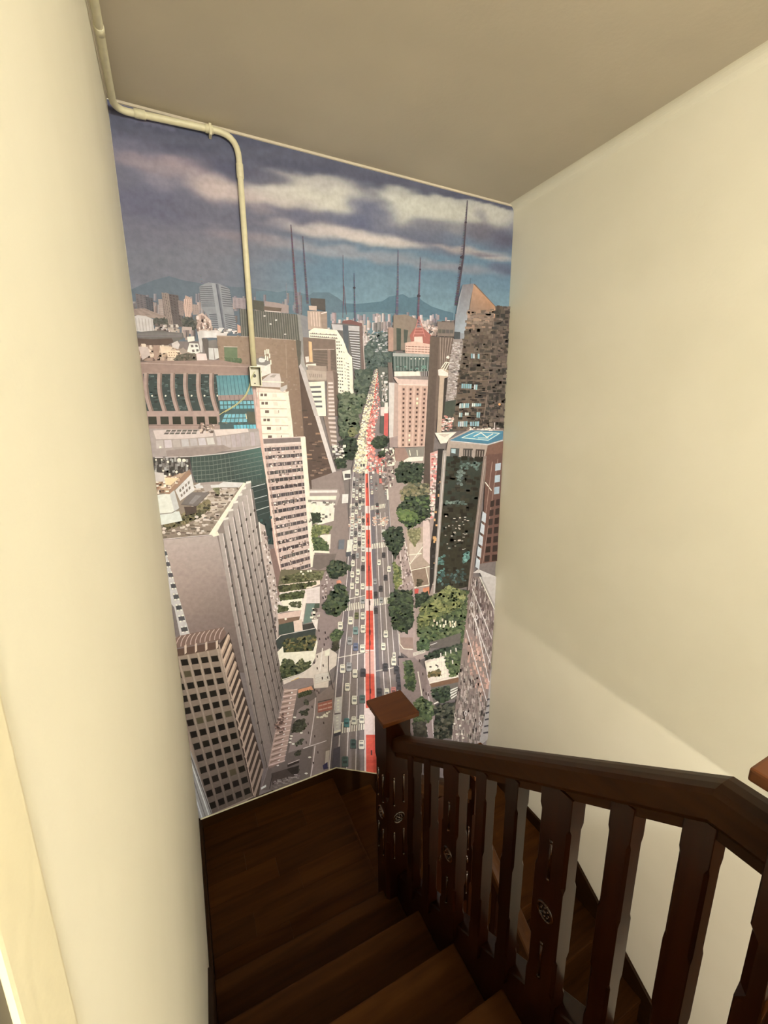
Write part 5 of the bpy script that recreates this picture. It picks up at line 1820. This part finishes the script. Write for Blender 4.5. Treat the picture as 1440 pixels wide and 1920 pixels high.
# brick-brown flank with bay windows
poly([(1250, -30), (1375, -40), (1345, 720), (1190, 745), (1230, 350)], (98, 66, 56))
line([(1240, 165), (1285, 225)], 1.8, (226, 214, 204))
line([(1290, 20), (1240, 420), (1200, 740)], 1.2, (150, 116, 100))
line([(1330, 0), (1270, 420), (1222, 740)], 1.2, (142, 108, 94))
cells([(1300, 20), (1365, 10), (1350, 260), (1290, 270)], 3, 1, (160, 176, 186), .2, .2, 10)
cells([(1275, 290), (1350, 270), (1330, 730), (1225, 740)], 7, 2, (48, 34, 30), .16, .16, 5)
for k in range(5):
    y = 370 + k * 82
    x = 1222 - k * 11
    poly([(x, y), (x + 26, y + 20), (x + 20, y + 85), (x - 8, y + 66)], (184, 190, 194))
# trees right of the avenue
P_ = lambda *a: list(a)
tree([(600, 90), (650, 20), (800, 40), (800, 140), (760, 190), (620, 160)], G_DARK, .12, 6)
tree([(640, 230), (700, 170), (830, 180), (845, 260), (800, 300), (650, 290)], [(112, 104, 72), (92, 88, 62), (130, 118, 84), (70, 72, 54)], .12, 6)
tree([(610, 360), (680, 270), (840, 260), (850, 400), (780, 450), (700, 490), (640, 440)], G_DARK + [(72, 92, 46)], .12, 6)
tree([(610, 380), (680, 360), (760, 390), (740, 440), (650, 430)], [(84, 104, 52), (70, 88, 46), (98, 118, 60)], .12, 6)
tree([(515, 530), (570, 480), (650, 490), (665, 600), (600, 700), (550, 610)], G_DARK, .12, 6)
tree([(590, 720), (640, 780), (645, 880), (610, 930), (595, 860)], G_LITE, .12, 5)
tree([(555, 1000), (600, 930), (720, 930), (725, 1060), (730, 1150), (690, 1230), (600, 1210), (570, 1140)], G_DARK + [(66, 80, 48)], .13, 6)
tree([(745, 960), (830, 940), (850, 1010), (780, 1040), (750, 1060)], G_DARK, .13, 5)
big = [(765, 1140), (790, 1040), (880, 970), (980, 900), (1060, 930), (1118, 940), (1100, 1130), (1080, 1300), (960, 1320), (840, 1290), (770, 1260)]
tree(big, G_MID, .1, 7, (56, 60, 40))
tree([(770, 1130), (800, 1040), (890, 970), (985, 905), (1060, 935), (1100, 960), (1060, 1050), (900, 1110), (800, 1200)], G_LITE, .16, 7, (84, 86, 50))
speck([(870, 1140), (1040, 1140), (1030, 1190), (870, 1190)], 24, 3, 5, [(226, 214, 180), (190, 176, 140)], 10)
tree([(750, 1300), (800, 1270), (850, 1290), (840, 1350), (770, 1360)], [(58, 78, 46), (74, 94, 56), (46, 62, 40)], .13, 6)
poly([(845, 1300), (1070, 1230), (1060, 1330), (860, 1340)], (88, 80, 74))
line([(850, 1318), (900, 1300)], 1.2, (206, 196, 186))
tree([(640, 1470), (690, 1410), (735, 1440), (730, 1516), (660, 1516)], G_MID, .12, 6)
# square, lower right
fr('A7')
poly([(30, 860), (200, 850), (340, 1000), (420, 1400), (400, 1700), (180, 1720), (60, 1200)], (132, 112, 108))
line([(235, 1000), (280, 1270)], 2.0, (224, 210, 202))
line([(310, 900), (345, 1090)], 1.4, (216, 200, 190))
line([(340, 1220), (385, 1500), (400, 1690)], 1.2, (206, 192, 184))
line([(318, 1540), (345, 1690)], 1.0, (190, 176, 170))
poly([(45, 640), (180, 640), (190, 760), (90, 765), (50, 720)], (140, 112, 100))
line([(35, 600), (45, 710), (85, 760), (180, 765)], 1.5, (226, 214, 206))
cells([(180, 800), (310, 765), (315, 800), (185, 840)], 4, 1, (222, 214, 206), 0, .26)
poly([(305, 890), (500, 820), (690, 850), (660, 1090), (360, 1150)], (214, 196, 178))
cells([(430, 860), (540, 850), (540, 1060), (440, 1090)], 5, 4, (232, 220, 206), .08, .08, 6)
poly([(320, 910), (430, 880), (440, 960), (330, 1000)], (236, 226, 210))
tree([(345, 1010), (470, 975), (480, 1040), (350, 1065)], [(110, 90, 52), (84, 76, 44), (66, 62, 38)], .12, 5)
speck([(350, 940), (450, 920), (450, 980), (350, 990)], 16, 4, 3, [(70, 56, 52), (240, 232, 220)], 8)
tree([(310, 830), (470, 770), (690, 700), (690, 780), (520, 830), (330, 870)], G_DARK, .13, 5)
tree([(510, 800), (690, 780), (690, 900), (660, 1040), (580, 1060), (530, 920)], G_MID, .1, 6)
for x, y in ((525, 790), (580, 770), (635, 750), (600, 880), (475, 805)):
    line([(x, y), (x + 3, y + 40)], 2.0, (222, 206, 196))
poly([(355, 1130), (660, 1060), (670, 1120), (380, 1170)], (112, 78, 56))
line([(360, 1120), (660, 1050)], 1.6, (226, 212, 196))
poly([(370, 1170), (670, 1110), (650, 1290), (400, 1340)], (96, 88, 80))
for k in range(4):
    poly([(545 + k * 12, 1205 + k * 24), (655, 1160 + k * 24), (655, 1172 + k * 24), (555 + k * 12, 1218 + k * 24)], (214, 208, 202))
line([(405, 1340), (490, 1300)], 2.4, (220, 208, 198))
tree([(380, 1200), (560, 1150), (570, 1290), (500, 1330), (400, 1280)], G_DARK, .13, 6)
tree([(400, 1370), (520, 1340), (640, 1340), (610, 1700), (420, 1700)], [(40, 44, 34), (58, 60, 46), (80, 76, 60), (30, 34, 28)], .12, 7)
tree([(85, 900), (160, 890), (215, 1100), (180, 1200), (110, 1170), (90, 1000)], G_MID, .13, 6)
tree([(190, 1330), (270, 1270), (380, 1340), (400, 1460), (300, 1570), (190, 1560), (200, 1440)], G_MID, .13, 7)
tree([(180, 1540), (320, 1520), (330, 1680), (190, 1690)], [(56, 54, 46), (70, 66, 54)], .1, 6)
for x, y in ((285, 1010), (250, 870), (290, 1180), (320, 1220), (345, 1230), (200, 300), (190, 240)):
    line([(x, y), (x + 2, y + 30)], 2.0, (58, 44, 42))
# brown lattice block at the right edge
poly([(815, -40), (890, -40), (1060, 330), (1060, 0), (870, -80)], (196, 186, 178))
lb = [(800, 0), (890, 0), (1045, 340), (1000, 1000), (970, 1320), (890, 1760), (590, 1720), (640, 1300), (690, 860), (740, 500)]
poly(lb, (122, 104, 96))
grad4([(800, 10), (1060, 40), (1010, 760), (705, 760)], (112, 92, 88), (104, 86, 82), (120, 100, 94), (134, 112, 102))
speck([(730, 600), (900, 640), (1000, 1130), (900, 1300), (760, 950)], 150, 4, 8, [(176, 132, 114), (150, 116, 102), (196, 150, 130), (128, 104, 94)], 8)
speck([(700, 860), (760, 950), (960, 1330), (890, 1760), (590, 1720), (640, 1300)], 420, 2.6, 9, [(150, 136, 124), (104, 92, 84), (88, 76, 70), (126, 110, 100), (170, 152, 140)], 8)
speck([(800, 30), (900, 30), (1040, 360), (1000, 1000), (900, 700), (760, 500)], 320, 2.0, 10, [(150, 134, 126), (92, 76, 72), (84, 68, 64), (176, 160, 150)], 8)
for p in ([(808, 130), (1010, 650)], [(805, 380), (1000, 910)], [(745, 560), (960, 1310)], [(840, 440), (985, 1110)]):
    line(p, 1.4, (206, 194, 184))
for x, y in ((800, 290), (855, 430), (740, 1440), (895, 1545)):
    line([(x - 14, y), (x, y - 28), (x + 14, y), (x, y + 28), (x - 14, y)], 1.0, (206, 198, 190))
for x, y in ((620, 1550), (665, 1500), (712, 1510), (680, 1570), (645, 1660), (700, 1660), (712, 1700)):
    lay(); blob(*px((x, y)), 2.6, 1.8, (224, 220, 214), 6)
poly([(882, 0), (905, 0), (1060, 330), (1040, 340)], (150, 140, 136))
line([(885, 0), (1042, 345)], 1.6, (222, 212, 204))
poly([(905, 0), (1062, 0), (1062, 330)], (184, 174, 166))
poly([(1000, 1000), (1020, 900), (990, 1700), (920, 1760), (880, 1760), (970, 1320)], (150, 142, 136))
for k in range(6):
    y = 1300 + k * 70
    line([(965 - k * 8, y), (990, y - 12)], 3.0, (58, 56, 58))
# trees left of the avenue
fr('A3')
tree([(290, 250), (300, 100), (440, 80), (500, 110), (480, 260), (420, 400), (330, 390), (280, 330)], [(62, 74, 62), (52, 64, 54), (78, 88, 72)], .12, 6)
tree([(90, 380), (200, 370), (330, 400), (420, 400), (390, 520), (330, 640), (330, 800), (280, 880), (110, 900)], [(62, 74, 54), (78, 90, 64), (52, 64, 46), (92, 100, 76)], .12, 7)
tree([(200, 830), (250, 790), (310, 850), (290, 890), (220, 900)], [(112, 112, 70), (92, 96, 58)], .14, 5)
tree([(100, 950), (180, 920), (300, 930), (310, 1060), (260, 1180), (170, 1180), (130, 1050)], G_DARK, .12, 6)
tree([(490, 970), (560, 900), (650, 900), (700, 960), (640, 1050), (520, 1040)], G_DARK, .13, 6)
tree([(570, 1090), (650, 1080), (660, 1140), (590, 1150)], G_DARK, .13, 5)
speck([(20, 1020), (160, 1010), (140, 1180), (30, 1200)], 50, 6, 4, [(226, 220, 212), (110, 96, 90), (206, 196, 188), (80, 72, 68)], 8)
tree([(40, 1180), (170, 1170), (180, 1280), (80, 1290)], G_DARK, .12, 5)
poly([(130, 1330), (230, 1310), (240, 1420), (150, 1440)], (214, 206, 198))
poly([(160, 1360), (230, 1360), (230, 1410), (160, 1410)], (70, 66, 66))
fr('A6')
tree([(860, 190), (940, 80), (1080, 80), (1200, 180), (1130, 260), (980, 330), (920, 330)], G_DARK + [(64, 72, 48)], .14, 6)
tree([(790, 730), (880, 600), (1000, 430), (1100, 440), (1150, 560), (1140, 730), (1000, 870), (880, 830)], G_DARK + [(70, 80, 50), (60, 72, 44)], .14, 7)
tree([(900, 1150), (980, 1060), (1080, 1090), (1060, 1170), (1030, 1230), (940, 1220)], G_MID, .14, 5)
tree([(940, 1230), (1030, 1220), (1020, 1360), (950, 1360)], [(50, 48, 36), (66, 62, 46)], .12, 5)
for x, y in ((740, 1060), (830, 1090), (750, 1180), (840, 1180), (870, 1160), (815, 1260), (800, 590), (830, 580), (670, 1520), (715, 1600), (800, 1560), (790, 1740), (715, 1430)):
    line([(x, y), (x + 4, y + 34)], 2.0, (56, 44, 44))
line([(880, 1440), (880, 1640), (945, 1920)], 1.2, (66, 54, 52))

# ---- the mural as one thing ---------------------------------------------------
me = bpy.data.meshes.new('wall_mural')
me.from_pydata(PV, [], PF_)
ca = me.color_attributes.new('print', 'FLOAT_COLOR', 'CORNER')
flat = []
for f in PF_:
    for i in f:
        flat.extend(PC[i])
ca.data.foreach_set('color', flat)
mm, nt, b = mat_base('mural_print')
vc = nt.nodes.new('ShaderNodeVertexColor')
vc.layer_name = 'print'
tc = nt.nodes.new('ShaderNodeTexCoord')
nz = nt.nodes.new('ShaderNodeTexNoise')
nz.inputs['Scale'].default_value = 45
nz.inputs['Detail'].default_value = 5
mr = nt.nodes.new('ShaderNodeMapRange')
mr.inputs['From Min'].default_value = .25
mr.inputs['From Max'].default_value = .75
mr.inputs['To Min'].default_value = .89
mr.inputs['To Max'].default_value = 1.11
mu = nt.nodes.new('ShaderNodeVectorMath')
mu.operation = 'SCALE'
nt.links.new(tc.outputs['Object'], nz.inputs['Vector'])
nt.links.new(nz.outputs['Fac'], mr.inputs['Value'])
nt.links.new(vc.outputs['Color'], mu.inputs[0])
nt.links.new(mr.outputs['Result'], mu.inputs['Scale'])
nt.links.new(mu.outputs['Vector'], b.inputs['Base Color'])
b.inputs['Roughness'].default_value = .6
b.inputs['Specular IOR Level'].default_value = .25
mo = obj('wall_mural', me, mm)
tag(mo, 'printed wall mural of a city avenue between towers under a cloudy sky', 'mural')
